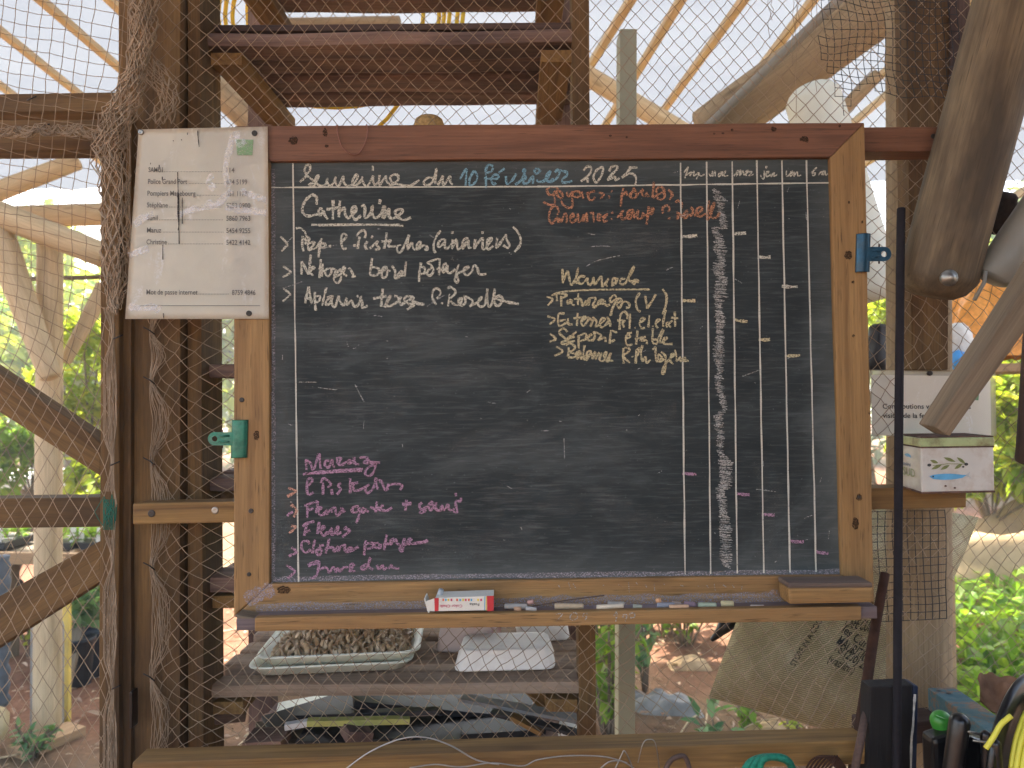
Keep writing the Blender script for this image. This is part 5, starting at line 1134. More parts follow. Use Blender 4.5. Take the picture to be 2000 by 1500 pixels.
def reel():
    c = P(2020, 1482, -.16); t = thing('cord_reel', 'black plastic reel wound with yellow cord in the lower right corner', 'reel', tuple(c))
    ax = Vector((-.58, .81, .04))
    lathe('flange', [(.03, 0), (.106, 0), (.110, .003), (.110, .007), (.106, .01), (.03, .010)], c + ax.normalized() * .006, ax, M_black_pl, t, n=48)
    V, F = [], []
    axn = ax.normalized(); u = axn.orthogonal().normalized(); v = axn.cross(u)
    for k in range(9):
        pts = [c - axn * (.004 + .006 * k) + (u * math.cos(R(a)) + v * math.sin(R(a))) * (.084 + .002 * (k % 2)) for a in range(0, 361, 8)]
        tube_into(V, F, pts, .0034, 6, False)
    child('cord', vf(V, F), M_yellow_pl, t)
    wire('cord_end', cr([P(1975, 1398, -.24), P(1955, 1415, -.24), P(1940, 1440, -.24), P(1925, 1462, -.24)], 5), .0031, M_yellow_pl, t, n=8)
reel()
def dryleaf():
    V, F = [], []; c = P(1965, 1372, -.02); rn = random.Random(8)
    n, m = 14, 10
    for j in range(m + 1):
        for i in range(n + 1):
            a, b_ = i / n * 2 - 1, j / m * 2 - 1; wv = math.sqrt(max(0, 1 - abs(a) ** 1.7))
            V.append(c + Vector((a * .033, b_ * wv * .03 - .01 * a, b_ * wv * .022 + .016 * nz(a * 2.2, b_ * 2.2, 4) + .012 * a * a + .01 * b_)))
    for j in range(m):
        for i in range(n):
            a = j * (n + 1) + i; F.append((a, a + 1, a + n + 2, a + n + 1))
    top('dry_leaf', vf(V, F), M_leafbr, 'crumpled dry brown leaf lying on the blue plank beside the reel', 'leaf')
dryleaf()

# ================================================================ tin box on the little rail
def tinbox():
    Y = .0
    t = thing('tin_box', 'rusty white tin box with an olive branch and a blue fish on its side', 'tin box', tuple(P(1850, 962, .03)))
    mt = plain('worn_white_tin', (.50, .48, .43), .4, .0, .06, 26, .5, 0, (.30, .19, .11), .5)
    ml = plain('green_lid_band', (.36, .42, .20), .45, 0, .15, 30, .4, 0, (.12, .06, .03), .8); mr = plain('rusted_lid', (.10, .06, .045), .9, 0, .5, 60, .15, .5)
    Yf, W3 = -.035, .12
    f = [(1800, 873), (1942, 871), (1943, 960), (1800, 963)]
    fl, fr = P(1800, 963, Yf), P(1943, 960, Yf + .01); lft = P(1754, 952, Yf + .095)
    h = (P(1800, 873, Yf) - fl).z; d = lft - fl; d.z = 0; bk = fr + d
    def box(nm, base, hh, grow, mat, bev=.003):
        ctr = sum(base, Vector()) / 4; b4 = [ctr + (p - ctr) * grow for p in base]
        me, M = prism_pts([p + Vector((0, 0, hh)) for p in b4], Vector((0, 0, -hh)), bev, 0); return put(nm, me, mat, t, M)
    zb = fl.z; base = [Vector((p.x, p.y, zb)) for p in (fl, fr, bk, lft)]
    box('body', base, h, 1.0, mt)
    lid = box('lid', [p + Vector((0, 0, h)) for p in base], .0135, 1.012, ml, .002)
    box('lid_top', [p + Vector((0, 0, h + .0136)) for p in base], .0016, 1.0, mr, .0006)
    box('bottom_rim', [p + Vector((0, 0, -.0012)) for p in base], .003, 1.012, mr, .001)
    box('rim', [p + Vector((0, 0, h - .002)) for p in base], .0022, 1.016, mr, .0008)
    X = (fr - fl); X.z = 0; Lx = X.length; X.normalize(); nrm = Vector((X.y, -X.x, 0))
    def fp(px, py, lift=.0008):  # point on the front face from pixel
        s = (px - 1800) / 143; v = (963 - py) / 90
        return Vector((fl.x, fl.y, zb)) + X * (Lx * s) + Vector((0, 0, h * v)) + nrm * lift
    def shape(nm, pts, mat, lift=.0008):
        bm = bmesh.new(); bm.faces.new([bm.verts.new(fp(x, y, lift)) for x, y in pts]); child(nm, bm2me(bm), mat, t)
    def leafpts(x0, y0, x1, y1, w_):
        return [(lerp(x0, x1, k / 6) - (y1 - y0) / math.hypot(x1 - x0, y1 - y0) * w_ * math.sin(math.pi * k / 6) * s, lerp(y0, y1, k / 6) + (x1 - x0) / math.hypot(x1 - x0, y1 - y0) * w_ * math.sin(math.pi * k / 6) * s) for s, ks in ((1, range(7)), (-1, range(5, 0, -1))) for k in ks]
    mo = plain('olive_print', (.15, .17, .05), .5, 0, .3, 200); mbk = M_ink; mb = plain('blue_print', (.10, .34, .55), .5, 0, .15, 60)
    for q in ((1817, 899, 1833, 905), (1819, 917, 1840, 908), (1837, 918, 1855, 909), (1843, 894, 1867, 903), (1869, 894, 1886, 907), (1864, 917, 1880, 907)):
        shape('olive_leaf', leafpts(*q, 3.2), mo)
    shape('branch', [(1822, 909), (1850, 906), (1886, 907), (1886, 908.2), (1850, 907.4), (1822, 910)], mo, .0006)
    for x, y, r in ((1815, 908.5, 4), (1887, 908, 4), (1881, 913, 2.4)): shape('olive', circ(x, y, r, 12, ry=r * .75), mbk, .0011)
    shape('fish', [(1815, 931)] + [(1815 + k * 7.2, 931 - 5 * math.sin(math.pi * (k + 1) / 11) ** .7) for k in range(1, 10)] + [(1888, 929)] + [(1815 + k * 7.2, 932 + 6 * math.sin(math.pi * (k + 1) / 11) ** .7) for k in range(9, 0, -1)], mb)
    shape('fish_tail', [(1885, 930), (1895, 922), (1892, 930), (1898, 937)], plain('pale_print', (.35, .36, .36), .6), .0007)
    shape('fish_eye', circ(1822, 931, 1.7, 10), mbk, .0012)
    Ls = (Vector((fl.x, fl.y, zb)) - Vector((lft.x, lft.y, zb))); Lw = Ls.length; Ls.normalize(); sn = Vector((Ls.y, -Ls.x, 0))
    def sp(s, v, lift=.0008): return Vector((lft.x, lft.y, zb)) + Ls * (Lw * s) + Vector((0, 0, h * v)) + sn * lift
    text_on('printed_text', 'SUD', sp(.27, .30), Ls, Vector((0, 0, 1)), Lw * .5, .0125, plain('green_letter', (.28, .32, .18), .6), t)
    text_on('printed_text', 'mini', sp(.27, .52), Ls, Vector((0, 0, 1)), Lw * .32, .006, plain('blue_letter', (.10, .16, .30), .6), t)
    bm = bmesh.new(); bm.faces.new([bm.verts.new(sp(a, b_)) for a, b_ in ((.34, .77), (.42, .73), (.55, .74), (.62, .71), (.60, .78), (.5, .81), (.4, .80))]); child('fish', bm2me(bm), mb, t)
    for (x, y) in ((1846, 950), (1864, 954)): shape('rust_spot', circ(x, y, 2.6, 9, ry=2), mr, .0009)
tinbox()

# ================================================================ burlap sack leaning behind the wall
def burlap():
    m, nt, b = mat_new('burlap')
    v = N(nt, 'ShaderNodeTexCoord').outputs['UV']
    w1 = N(nt, 'ShaderNodeTexWave', wave_type='BANDS', bands_direction='X'); w1.inputs['Scale'].default_value = 42; w1.inputs['Distortion'].default_value = .6
    w2 = N(nt, 'ShaderNodeTexWave', wave_type='BANDS', bands_direction='Y'); w2.inputs['Scale'].default_value = 42; w2.inputs['Distortion'].default_value = .6
    nt.links.new(v, w1.inputs['Vector']); nt.links.new(v, w2.inputs['Vector'])
    mx = N(nt, 'ShaderNodeMath', operation='MULTIPLY'); nt.links.new(w1.outputs['Fac'], mx.inputs[0]); nt.links.new(w2.outputs['Fac'], mx.inputs[1])
    n1 = noise(nt, v, 6, 5, .65)
    c = ramp(nt, n1, [(.3, (.36, .31, .17)), (.55, (.52, .45, .27)), (.75, (.68, .61, .42))])
    c = mix(nt, .85, c, ramp(nt, mx.outputs[0], [(.0, g(.35)), (.45, g(1.1))]), 'MULTIPLY')
    nt.links.new(c, b.inputs['Base Color']); b.inputs['Roughness'].default_value = .95; b.inputs['Specular IOR Level'].default_value = .05
    bump(nt, b, mx.outputs[0], .6, .002); return m
M_burlap = burlap()
def sack():
    Yc = .34
    A, B, C, D = P(1384, 1362, .42), P(1700, 1448, .30), P(1912, 1010, .42), P(1560, 950, .52)
    nrm = (B - A).cross(D - A).normalized()
    if nrm.y > 0: nrm = -nrm
    def pos(s, t, side=1):
        p = A.lerp(B, s).lerp(D.lerp(C, s), t)
        e = max(0, (1 - abs(2 * s - 1) ** 3.2)) ** .6 * max(0, (1 - abs(2 * t - 1) ** 3.2)) ** .6
        wr = .016 * nz(s * 5, t * 5, 2) + .010 * nz(s * 12 + t * 5, t * 9, 4) + .012 * math.sin(t * 9 + s * 4) * (1 - s) * .7
        edge = .05 * (math.sin(math.pi * t) * (s - .5) + 0)
        return p + (B - A).normalized() * edge * .4 + nrm * side * (.085 * e + wr * e) - nrm * .0
    n = 44; V, F, UV = [], [], []
    for side in (1, -1):
        b0 = len(V)
        for j in range(n + 1):
            for i in range(n + 1): V.append(pos(i / n, j / n, side)); UV.append((i / n, j / n))
        for j in range(n):
            for i in range(n):
                a = b0 + j * (n + 1) + i; q = (a, a + 1, a + n + 2, a + n + 1); F.append(q if side > 0 else q[::-1])
    me = vf(V, F); uv = me.uv_layers.new(name='UVMap')
    for lp in me.loops: uv.data[lp.index].uv = UV[lp.vertex_index]
    t = top('burlap_sack', me, M_burlap, 'big burlap sack with printed black lettering leaning under the right end of the board', 'sack')
    def stxt(s, o, du, dv, h):
        me = text_me(s); xs = [v.co.x for v in me.vertices]; x0, x1 = min(xs), max(xs)
        bm = bmesh.new(); bm.from_mesh(me); bmesh.ops.subdivide_edges(bm, edges=bm.edges[:], cuts=1, use_grid_fill=True); bm.to_mesh(me); bm.free()
        L = math.hypot(*du); px, py = -du[1] / L, du[0] / L
        for v in me.vertices:
            q = (v.co.x - x0) / (x1 - x0); hh = v.co.y / .69 * h
            me_s, me_t = o[0] + du[0] * q + px * hh, o[1] + du[1] * q + py * hh
            v.co = pos(me_s, me_t) + nrm * .0025
        me.materials.clear(); child('printed_text', me, chalk('sack_print', (.035, .033, .03), .42), t)
    def st(px, py):   # rough inverse of the sack's front face
        best = None
        for j in range(0, 41):
            for i in range(0, 41):
                p = pos(i / 40, j / 40) - CP; k = p.dot(CF); x = 1000 + FPX * p.dot(CR) / k; y = 750 - FPX * p.dot(CU) / k
                d = (x - px) ** 2 + (y - py) ** 2
                if best is None or d < best[0]: best = (d, i / 40, j / 40)
        return best[1], best[2]
    def line(s, a, b_, h):
        o = st(*a); e = st(*b_); stxt(s, o, (e[0] - o[0], e[1] - o[1]), None, h)
    line('STORE IN A COOL DRY', (1556, 1304), (1622, 1185), .033)
    line('CAFE CURE', (1648, 1216), (1702, 1240), .04)
    line('les Cure', (1640, 1240), (1700, 1272), .034)
    line('MAURITIUS', (1636, 1254), (1696, 1292), .038)
    line('Tel (230) 25', (1628, 1270), (1692, 1308), .034)
    line('(vrac/firm)', (1616, 1286), (1668, 1318), .03)
sack()
log_px('black_sack_tip', (1440, 1200), (1390, 1250), 44, 8, .5, .5, M_black_pl, 'black plastic tip poking down from behind the board ledge above the soil', 'plastic sheet', dome=.3, rough=.3, n=12)

# ================================================================ trays and clutter on the rack
def tray(nm, label, q, zb, h, mat, rim=.008, fill=False, group=None, deep=True):
    """shallow rectangular tray from four floor points (front-left, front-right, back-right, back-left)"""
    t = thing(nm, label, 'tray', tuple(sum(q, Vector()) / 4))
    def loop(ins, z, r_=.03):
        c = sum(q, Vector()) / 4; pts = []
        qq = [c + (p - c) * (1 - ins) for p in q]
        for k in range(4):
            p, a, b_ = qq[k], qq[k - 1], qq[(k + 1) % 4]
            for s in range(5):
                f = s / 4; d1 = (a - p).normalized() * r_ * (1 - f) ** 2; d2 = (b_ - p).normalized() * r_ * f ** 2
                pts.append(Vector((p.x + d1.x + d2.x, p.y + d1.y + d2.y, z + (p.z - q[0].z))))
        return pts
    V, F = [], []
    loops = [loop(.10, zb), loop(.02, zb + h * .8), loop(0, zb + h * .86), loop(0, zb + h), loop(.03, zb + h * 1.02), loop(.06, zb + h * .96), loop(.15, zb + h * .25), loop(.5, zb + h * .24)]
    for l in loops: V.extend(l)
    m = len(loops[0])
    for i in range(len(loops) - 1):
        for j in range(m):
            a = i * m + j; b = i * m + (j + 1) % m; F.append((a, b, b + m, a + m))
    F.append(tuple(range(m))[::-1]); F.append(tuple((len(loops) - 1) * m + j for j in range(m)))
    child('tray_shell', vf(V, F), mat, t)
    return t
zs = zlow
def sq(x0, x1, y0, y1, sk=0, rot=0):
    c = Vector(((x0 + x1) / 2, (y0 + y1) / 2, zs)); p = [Vector((x0, y0, zs)), Vector((x1, y0, zs)), Vector((x1 + sk, y1, zs)), Vector((x0 + sk, y1, zs))]
    return [c + Matrix.Rotation(rot, 3, 'Z') @ (v - c) for v in p]
fl_ = PZ(470, 1322, zs); fr_ = PZ(790, 1300, zs)
q1 = sq(fl_.x, fl_.x + .288, fl_.y + .0, fl_.y + .235, .01, R(6))
tray('plastic_tray', 'lower pale grey tray stacked under the tray of dried pods', q1, zs + .002, .017, M_tray)
q2 = [p + Vector((.012, .006, .016)) for p in q1]
t2 = tray('plastic_tray', 'pale grey tray heaped with curly dried pods on the rack shelf', q2, q2[0].z, .019, M_tray)
def pods():
    V, F = [], []; rn = random.Random(12)
    c = sum(q2, Vector()) / 4; ex = (q2[1] - q2[0]) * .41; ey = (q2[3] - q2[0]) * .41
    for k in range(1300):
        a, b_ = rn.uniform(-1, 1), rn.uniform(-1, 1); hgt = .014 + .030 * (1 - abs(a) ** 3) * (1 - abs(b_) ** 3) * rn.random()
        p = c + ex * a + ey * b_ + Vector((0, 0, hgt)); th = rn.uniform(0, 6.28); r = rn.uniform(.006, .011); tw = rn.uniform(2.2, 4.5)
        ax = Vector((math.cos(th), math.sin(th), rn.uniform(-.4, .4))).normalized(); u = ax.orthogonal().normalized(); v = ax.cross(u); w_ = rn.uniform(.0018, .0032)
        base = len(V); n = 5
        for s in range(n):
            an = tw * s / (n - 1); q = p + (u * math.cos(an) + v * math.sin(an)) * r; V.append(q + ax * w_); V.append(q - ax * w_)
        for s in range(n - 1):
            i = base + 2 * s; F.append((i, i + 1, i + 3, i + 2))
    o = top('dried_pods', vf(V, F), M_pod, 'heap of curly dried brown seed pods in the upper tray', 'seed pods', kind='stuff')
pods()
def foam(label, px0, px1, pyf, dep, h, mat, rot=0, z0=None, turned=True):
    a, b_ = PZ(px0, pyf, zs), PZ(px1, pyf, zs); q = sq(a.x, b_.x, a.y, a.y + dep, .008, rot)
    z0 = (zs + .003) if z0 is None else z0
    t = thing('foam_tray', label, 'foam tray', tuple(sum(q, Vector()) / 4), 'empty foam trays on the rack shelf')
    def loop(ins, z):
        c = sum(q, Vector()) / 4; pts = []; qq = [c + (p - c) * (1 - ins) for p in q]
        for k in range(4):
            p, a2, b2 = qq[k], qq[k - 1], qq[(k + 1) % 4]
            for s in range(5):
                f = s / 4; pts.append(Vector((p.x, p.y, 0)) + (a2 - p).normalized() * .02 * (1 - f) ** 2 + (b2 - p).normalized() * .02 * f ** 2); pts[-1].z = z
        return pts
    L = [loop(0, z0), loop(-.01, z0 + .003), loop(0, z0 + .005), loop(.10, z0 + h * .9), loop(.14, z0 + h), loop(.4, z0 + h * .97)]
    V, F = [], []
    for l in L: V.extend(l)
    m = len(L[0])
    for i in range(len(L) - 1):
        for j in range(m):
            a = i * m + j; b = i * m + (j + 1) % m; F.append((a, b, b + m, a + m))
    F.append(tuple(range(m))[::-1]); F.append(tuple((len(L) - 1) * m + j for j in range(m)))
    child('tray_shell', vf(V, F), mat, t)
foam('upturned white foam tray at the front right of the shelf', 884, 1082, 1314, .11, .035, M_foam, R(3))
M_stainfoam = plain('red_stained_foam', (.56, .46, .42), .8, 0, .2, 9, .2, 0, (.38, .07, .10), .95)
foam('red stained foam tray in the middle of the shelf behind the upturned one', 852, 968, 1278, .14, .05, M_stainfoam, R(-2))
foam('white foam tray at the back right of the shelf', 1004, 1108, 1256, .12, .045, M_foam, R(8))
# clutter on the lowest shelf
zc = zbot
def clut(label, a, b_, wd, Ya, Yb, mat, th=.010, dz=0):
    A, B = P(a[0], a[1], Ya), P(b_[0], b_[1], Yb)
    beam('offcut', A, B, wd, th, mat, None, label, 'offcut', group='scrap pieces piled on the lowest rack shelf', bev=.001)
M_yst = plain('yellow_green_stick', (.42, .42, .12), .6, 0, .2, 30)
M_bl2 = plain('black_sheet', (.015, .015, .017), .55, 0, .3, 14, .4, .3)
M_gr2 = plain('grey_sheet', (.22, .22, .21), .7, 0, .25, 14, .3)
for a in (('yellow green stick across the front of the scrap pile', (600, 1410), (800, 1406), .018, .17, .2, M_yst, .010), ('white pointed stake tip at the left of the yellow green stick', (556, 1419), (604, 1411), .014, .16, .17, M_white, .010),
          ('black sheet sloping down at the left of the scrap pile', (520, 1420), (690, 1366), .09, .22, .30, M_bl2, .006), ('pale board corner behind the left black sheet', (540, 1390), (640, 1372), .08, .34, .36, M_tray, .006),
          ('long black strip along the top of the pile', (690, 1366), (1010, 1396), .05, .26, .34, M_bl2, .012), ('long black strip low in the middle of the pile', (720, 1440), (1050, 1422), .09, .2, .3, M_bl2, .03),
          ('grey strip slanting down to the right of the pile', (900, 1362), (1128, 1404), .03, .28, .2, M_gr2, .006), ('thin black lath slanting down to the right', (960, 1390), (1130, 1432), .024, .22, .18, M_bl2, .006),
          ('brown lath lying in the right half of the pile', (1000, 1398), (1060, 1430), .02, .2, .18, M_pine, .008), ('white scrap at the right end of the pile', (1092, 1430), (1128, 1438), .05, .2, .2, M_white, .02),
          ('grey flat offcut at the front left of the pile', (500, 1438), (690, 1434), .10, .2, .26, M_grey, .014), ('dark brown block at the far left of the pile', (486, 1452), (560, 1448), .06, .17, .17, M_shelf, .03),
          ('dark block in the middle of the scrap pile', (672, 1430), (720, 1432), .05, .16, .18, M_shelf, .02), ('black strip at the back of the pile', (740, 1386), (1040, 1382), .10, .40, .42, M_bl2, .03), ('pale grey panel at the right back of the pile', (1040, 1392), (1100, 1408), .08, .36, .36, M_gr2, .01),
          ('black lath crossing the pile above the yellow green stick', (580, 1398), (860, 1388), .02, .25, .2, M_bl2, .008), ('black strip under the yellow green stick', (590, 1444), (900, 1452), .08, .2, .2, M_bl2, .03)):
    clut(*a)
# burlap bundle and dark bottle seen left of the board
log_px('burlap_bundle', (432, 968), (470, 940), 44, 48, .2, .24, plain('brown_sackcloth', (.20, .13, .07), .95, 0, .4, 40, .1, .8), 'lumpy brown cloth bundle on the rack shelf left of the board', 'cloth bundle', rough=.25, dome=.8, n=16)
# straw hat like basket showing above the top rail
lathe('woven_basket', [(.010, .0135), (.019, .0125), (.025, .008), (.0275, .001), (.0275, -.02)], P(838, 243, .22), Vector((0, 0, 1)), plain('woven_straw', (.42, .28, .12), .9, 0, .4, 160, .1, .5), None, 'small round woven straw lid showing above the top rail', 'basket', n=28)

# ================================================================ wires along the bottom beam
def coil(label, pts, r, mat, cat='wire', group='loose wires over the bottom beam'):
    wire('wire_loop', cr([P(*p) for p in pts], 6), r, mat, None, label, cat, group=group)
coil('long grey wire arched over the bottom beam', [(668, 1508, -.05), (720, 1470, -.05), (780, 1444, -.05), (830, 1440, -.05), (880, 1456, -.05), (930, 1484, -.05), (975, 1493, -.05)], .0012, M_wire)
coil('thin grey wire curving along the middle of the bottom beam', [(800, 1500, -.05), (850, 1493, -.05), (900, 1498, -.05), (960, 1490, -.05), (1020, 1496, -.05), (1050, 1484, -.05), (1110, 1476, -.05), (1180, 1478, -.05), (1225, 1490, -.05)], .001, M_wire)
coil('pointed loop of pale wire on the bottom beam', [(1200, 1505, -.05), (1214, 1475, -.05), (1220, 1467, -.05), (1232, 1490, -.05), (1236, 1506, -.05)], .001, M_wire)
coil('second wire loop right of the pointed one', [(1172, 1502, -.05), (1190, 1488, -.052), (1215, 1487, -.052), (1240, 1502, -.05)], .001, M_wire)
coil('very thin upright wire hoop over the bottom beam', [(1246, 1490, -.05), (1256, 1452, -.05), (1268, 1444, -.05), (1280, 1452, -.05), (1288, 1500, -.05)], .0007, M_wire)
coil('dark hoop of cord hanging on the right half of the beam', [(1298, 1506, -.06), (1312, 1484, -.06), (1336, 1477, -.06), (1348, 1504, -.06)], .0035, M_dark)
V, F = [], []
for k in range(3):
    tube_into(V, F, cr([P(1450 + k * 16, 1512, -.07 - k * .006), P(1466 + k * 12, 1488 - k * 2, -.075 - k * .006), P(1500 + k * 8, 1478, -.075 - k * .006), P(1536 + k * 2, 1486, -.075 - k * .006), P(1552, 1512, -.07)], 5), .0048, 8)
top('rope_coil', vf(V, F), M_teal, 'dark green rope coil hanging at the bottom edge right of centre', 'rope')
V, F = [], []
for k in range(7):
    tube_into(V, F, cr([P(1570 + k * 7, 1510, -.05), P(1586 + k * 8, 1484 + 3 * nz(k * 3), -.056), P(1612 + k * 4, 1478 + 4 * nz(k), -.056), P(1640 + k * 3, 1508, -.05)], 5), .0014, 6)
top('wire_bundle', vf(V, F), M_rust, 'tangle of rusty wire hanging from a nail on the beam beside the green rope', 'wire')
V, F = [], []
tube_into(V, F, cr([P(1668, 1512, -.06), P(1680, 1450, -.055), P(1690, 1400, -.03), P(1700, 1380, -.02)], 5), .006, 8)
top('hanging_rope', vf(V, F), M_dark, 'thick dark cord hanging between the rusty bar and the dark plank', 'cord')
for (x, y) in ((822, 1484), (1210, 1488), (1462, 1470), (1598, 1466), (975, 1492)):
    pass

# ================================================================ background: log frame on the left
lf = thing('log_trestle', 'pale peeled log trestle with crossing poles standing behind the gate net', 'log trestle', tuple(PZ(96, 1425, 0)))
LYY = 2.0
def lg(a, b, wa, wb, Ya, Yb, mat=M_pale, nm='log', dome=.3, n=22): return log(nm, [P(a[0], a[1], Ya), P(b[0], b[1], Yb)], [wa / 2 * S(Ya), wb / 2 * S(Yb)], mat, lf, None, None, n, .03, dome)
lg((98, 478), (92, 1425), 46, 50, LYY, LYY + .0, M_pale, 'log_post', dome=.05)
lg((-60, 395), (205, 500), 52, 50, LYY - .15, LYY - .1)
lg((-60, 395), (150, 315), 40, 34, LYY + .6, LYY + .8)
lg((10, 425), (205, 418), 44, 44, LYY + .9, LYY + .9)
lg((-10, 440), (98, 735), 60, 40, LYY - .12, LYY - .12)
lg((205, 560), (128, 705), 34, 22, LYY + .12, LYY + .1)
lg((40, 545), (205, 541), 9, 9, LYY + .3, LYY + .3, M_grey, 'lath')
# sleeve on the post foot
lathe('post_sleeve', [(.060, 0), (.062, .01), (.062, .44), (.058, .46)], PZ(92, 1425, 0) + Vector((0, 0, -.01)), Vector((0, 0, 1)), M_gr2, lf, n=24)
# logs seen through the net on the right
rf = thing('log_truss', 'thick pale log truss with a grey pipe and an off white prop at upper right', 'log truss', tuple(P(1600, 240, 1.2)))
log('log', [P(1380, 262, 1.3), P(1760, -15, 1.05)], [52 * S(1.2), 56 * S(1.05)], M_pole, rf, None, None, 30, .02, .2)
log('pipe', [P(1380, 250, 1.2), P(1650, -12, .95)], [9 * S(1.2), 10 * S(.95)], M_pvc, rf, None, None, 14, .01, .1)
log('prop', [P(1588, 196, .95), P(1700, 560, .95)], [52 * S(.95), 54 * S(.95)], M_pvc_w, rf, None, None, 30, .02, .55)
log('log', [P(1600, 262, 1.6), P(1712, 148, 1.6)], [13 * S(1.6)] * 2, M_pole, rf, None, None, 16, .06, .3)
log('log', [P(1560, 330, 1.9), P(1735, 182, 1.9)], [8 * S(1.9)] * 2, M_batten, rf, None, None, 12, .03, .2)
log('log', [P(1960, 396, 1.7), P(2040, 350, 1.7)], [9 * S(1.7)] * 2, M_batten, rf, None, None, 12, .03, .2)
log('log', [P(1870, 90, 1.6), P(1990, 20, 1.6)], [9 * S(1.6)] * 2, M_batten, rf, None, None, 12, .03, .2)
# cross log behind the square post, logs behind the rack
rl = thing('roof_cross_log', 'orange tan log crossing behind the board top under the film roof', 'log', tuple(P(1230, 190, 2.3)))
log('log', [P(1100, 120, 2.2), P(1340, 262, 2.2)], [19 * S(2.2)] * 2, M_batten, rl, None, None, 18, .03, .2)
log('log', [P(395, 150, 1.6), P(520, 262, 1.6)], [26 * S(1.6)] * 2, M_pole, rl, None, None, 18, .03, .2)
log('log', [P(560, 52, 1.9), P(780, 48, 1.9)], [16 * S(1.9)] * 2, M_pole, rl, None, None, 18, .03, .2)
plank('square_post', [(1211, 56), (1244, 56), (1240, 1640), (1207, 1640)], .55, .06, M_alu, None, 'tall square grey post standing behind the board, its top free above', 'post', cuts=0)
# yellow hose hung behind the rack
V, F = [], []
for k in range(6):
    rx, ry = 250 - 12 * k + 5 * nz(k * 3), 186 - 5 * k; cx, cy = 655 + 9 * nz(k * 2.2), 24 + 2 * k
    if k == 5: rx, ry, cy = 172, 262, 20
    pts = [P(cx + rx * math.cos(R(a)), cy + ry * math.sin(R(a)) * (1.0), .62 + .012 * k) for a in range(0, 361, 9)]
    tube_into(V, F, pts, .0052, 8, False)
top('hose_coil', vf(V, F), M_yhose, 'yellow hose coiled and hung behind the upper rack shelves', 'hose')

# ---------------------------------------------------------------- nursery table, planks, pots at the left
tb = thing('nursery_table', 'low sawn plank table carrying seedling trays behind the gate net', 'table', tuple(PZ(100, 1330, 0)))
zt = P(100, 1078, 2.9).z
beam('table_edge', P(-120, 1088, 2.9), P(205, 1092, 2.9), .03, .062, M_kerb, tb)
beam('table_top', P(-150, 1066, 3.3) , P(220, 1068, 3.3), .75, .03, M_grey, tb)
beam('table_edge', P(120, 1100, 2.86), P(225, 1040, 3.6), .03, .06, M_kerb, tb)
for x in (18, 176): beam('leg', P(x, 1100, 2.96), Vector((P(x, 1100, 2.96).x, 2.96, 0)), .07, .07, M_grey, tb, up=Vector((0, 1, 0)))
beam('brace', P(20, 1130, 3.0), P(80, 1190, 3.0), .05, .05, M_dark, tb)
M_lf1 = leafmat('fresh_leaves', [(.10, .20, .025), (.17, .30, .04), (.26, .38, .05), (.12, .22, .04)], .5)
M_lf2 = leafmat('yellow_green_leaves', [(.24, .34, .04), (.36, .42, .05), (.17, .28, .04), (.45, .46, .08)], .5)
M_lf3 = leafmat('blue_green_leaves', [(.06, .15, .06), (.12, .24, .10), (.20, .32, .16), (.09, .18, .05)], .4)
M_lf4 = leafmat('dull_leaves', [(.07, .13, .04), (.13, .19, .06), (.2, .25, .09)], .45)
M_litter = leafmat('leaf_litter', [(.16, .08, .04), (.30, .18, .10), (.42, .30, .19), (.22, .12, .07), (.52, .42, .30)], .1)
M_bark = wood('bark', (.10, .075, .05), (.22, .17, .12), None, 0, .9, 10)
def leaf(V, F, p, L, w_, d, up):
    d = d.normalized(); s = d.cross(up)
    if s.length < 1e-4: s = d.orthogonal()
    s.normalize(); n = s.cross(d); b = len(V)
    V.extend([p, p + d * L * .35 + s * w_ + n * .12 * L, p + d * L * .38 - n * .0, p + d * L * .35 - s * w_ + n * .12 * L, p + d * L * .75 + s * w_ * .6 + n * .06 * L, p + d * L * .75 - s * w_ * .6 + n * .06 * L, p + d * L - n * .08 * L])
    F.extend([(b, b + 1, b + 2), (b, b + 2, b + 3), (b + 1, b + 4, b + 2), (b + 2, b + 5, b + 3), (b + 2, b + 4, b + 6), (b + 2, b + 6, b + 5)])
def rdir(rn, upb=0.2): return Vector((rn.gauss(0, 1), rn.gauss(0, 1), rn.gauss(0, .7) + upb))
def plant(name, label, cat, base, h, spread, nst, nl, L, mat, seed, group=None):
    """clump: stems rising from the base, leaves along them"""
    rn = random.Random(seed); t = thing(name, label, cat, tuple(base), group); V, F = [], []; Vs, Fs = [], []
    for k in range(nst):
        a = rn.uniform(0, 6.28); r = spread * math.sqrt(rn.random()); tip = base + Vector((math.cos(a) * r, math.sin(a) * r, h * rn.uniform(.55, 1)))
        mid = base.lerp(tip, .5) + Vector((0, 0, h * .12)); pts = cr([base + Vector((math.cos(a), math.sin(a), 0)) * r * .15, mid, tip], 4)
        tube_into(Vs, Fs, pts, .004 + .003 * h, 4)
        for q in range(nl):
            f = rn.uniform(.25, 1); p = pts[min(len(pts) - 1, int(f * (len(pts) - 1)))]
            leaf(V, F, p, L * rn.uniform(.6, 1.2), L * .24, rdir(rn, .1), Vector((rn.gauss(0, .3), rn.gauss(0, .3), 1)))
    child('foliage', vf(V, F, False), mat, t); child('stem', vf(Vs, Fs), M_bark, t); return t
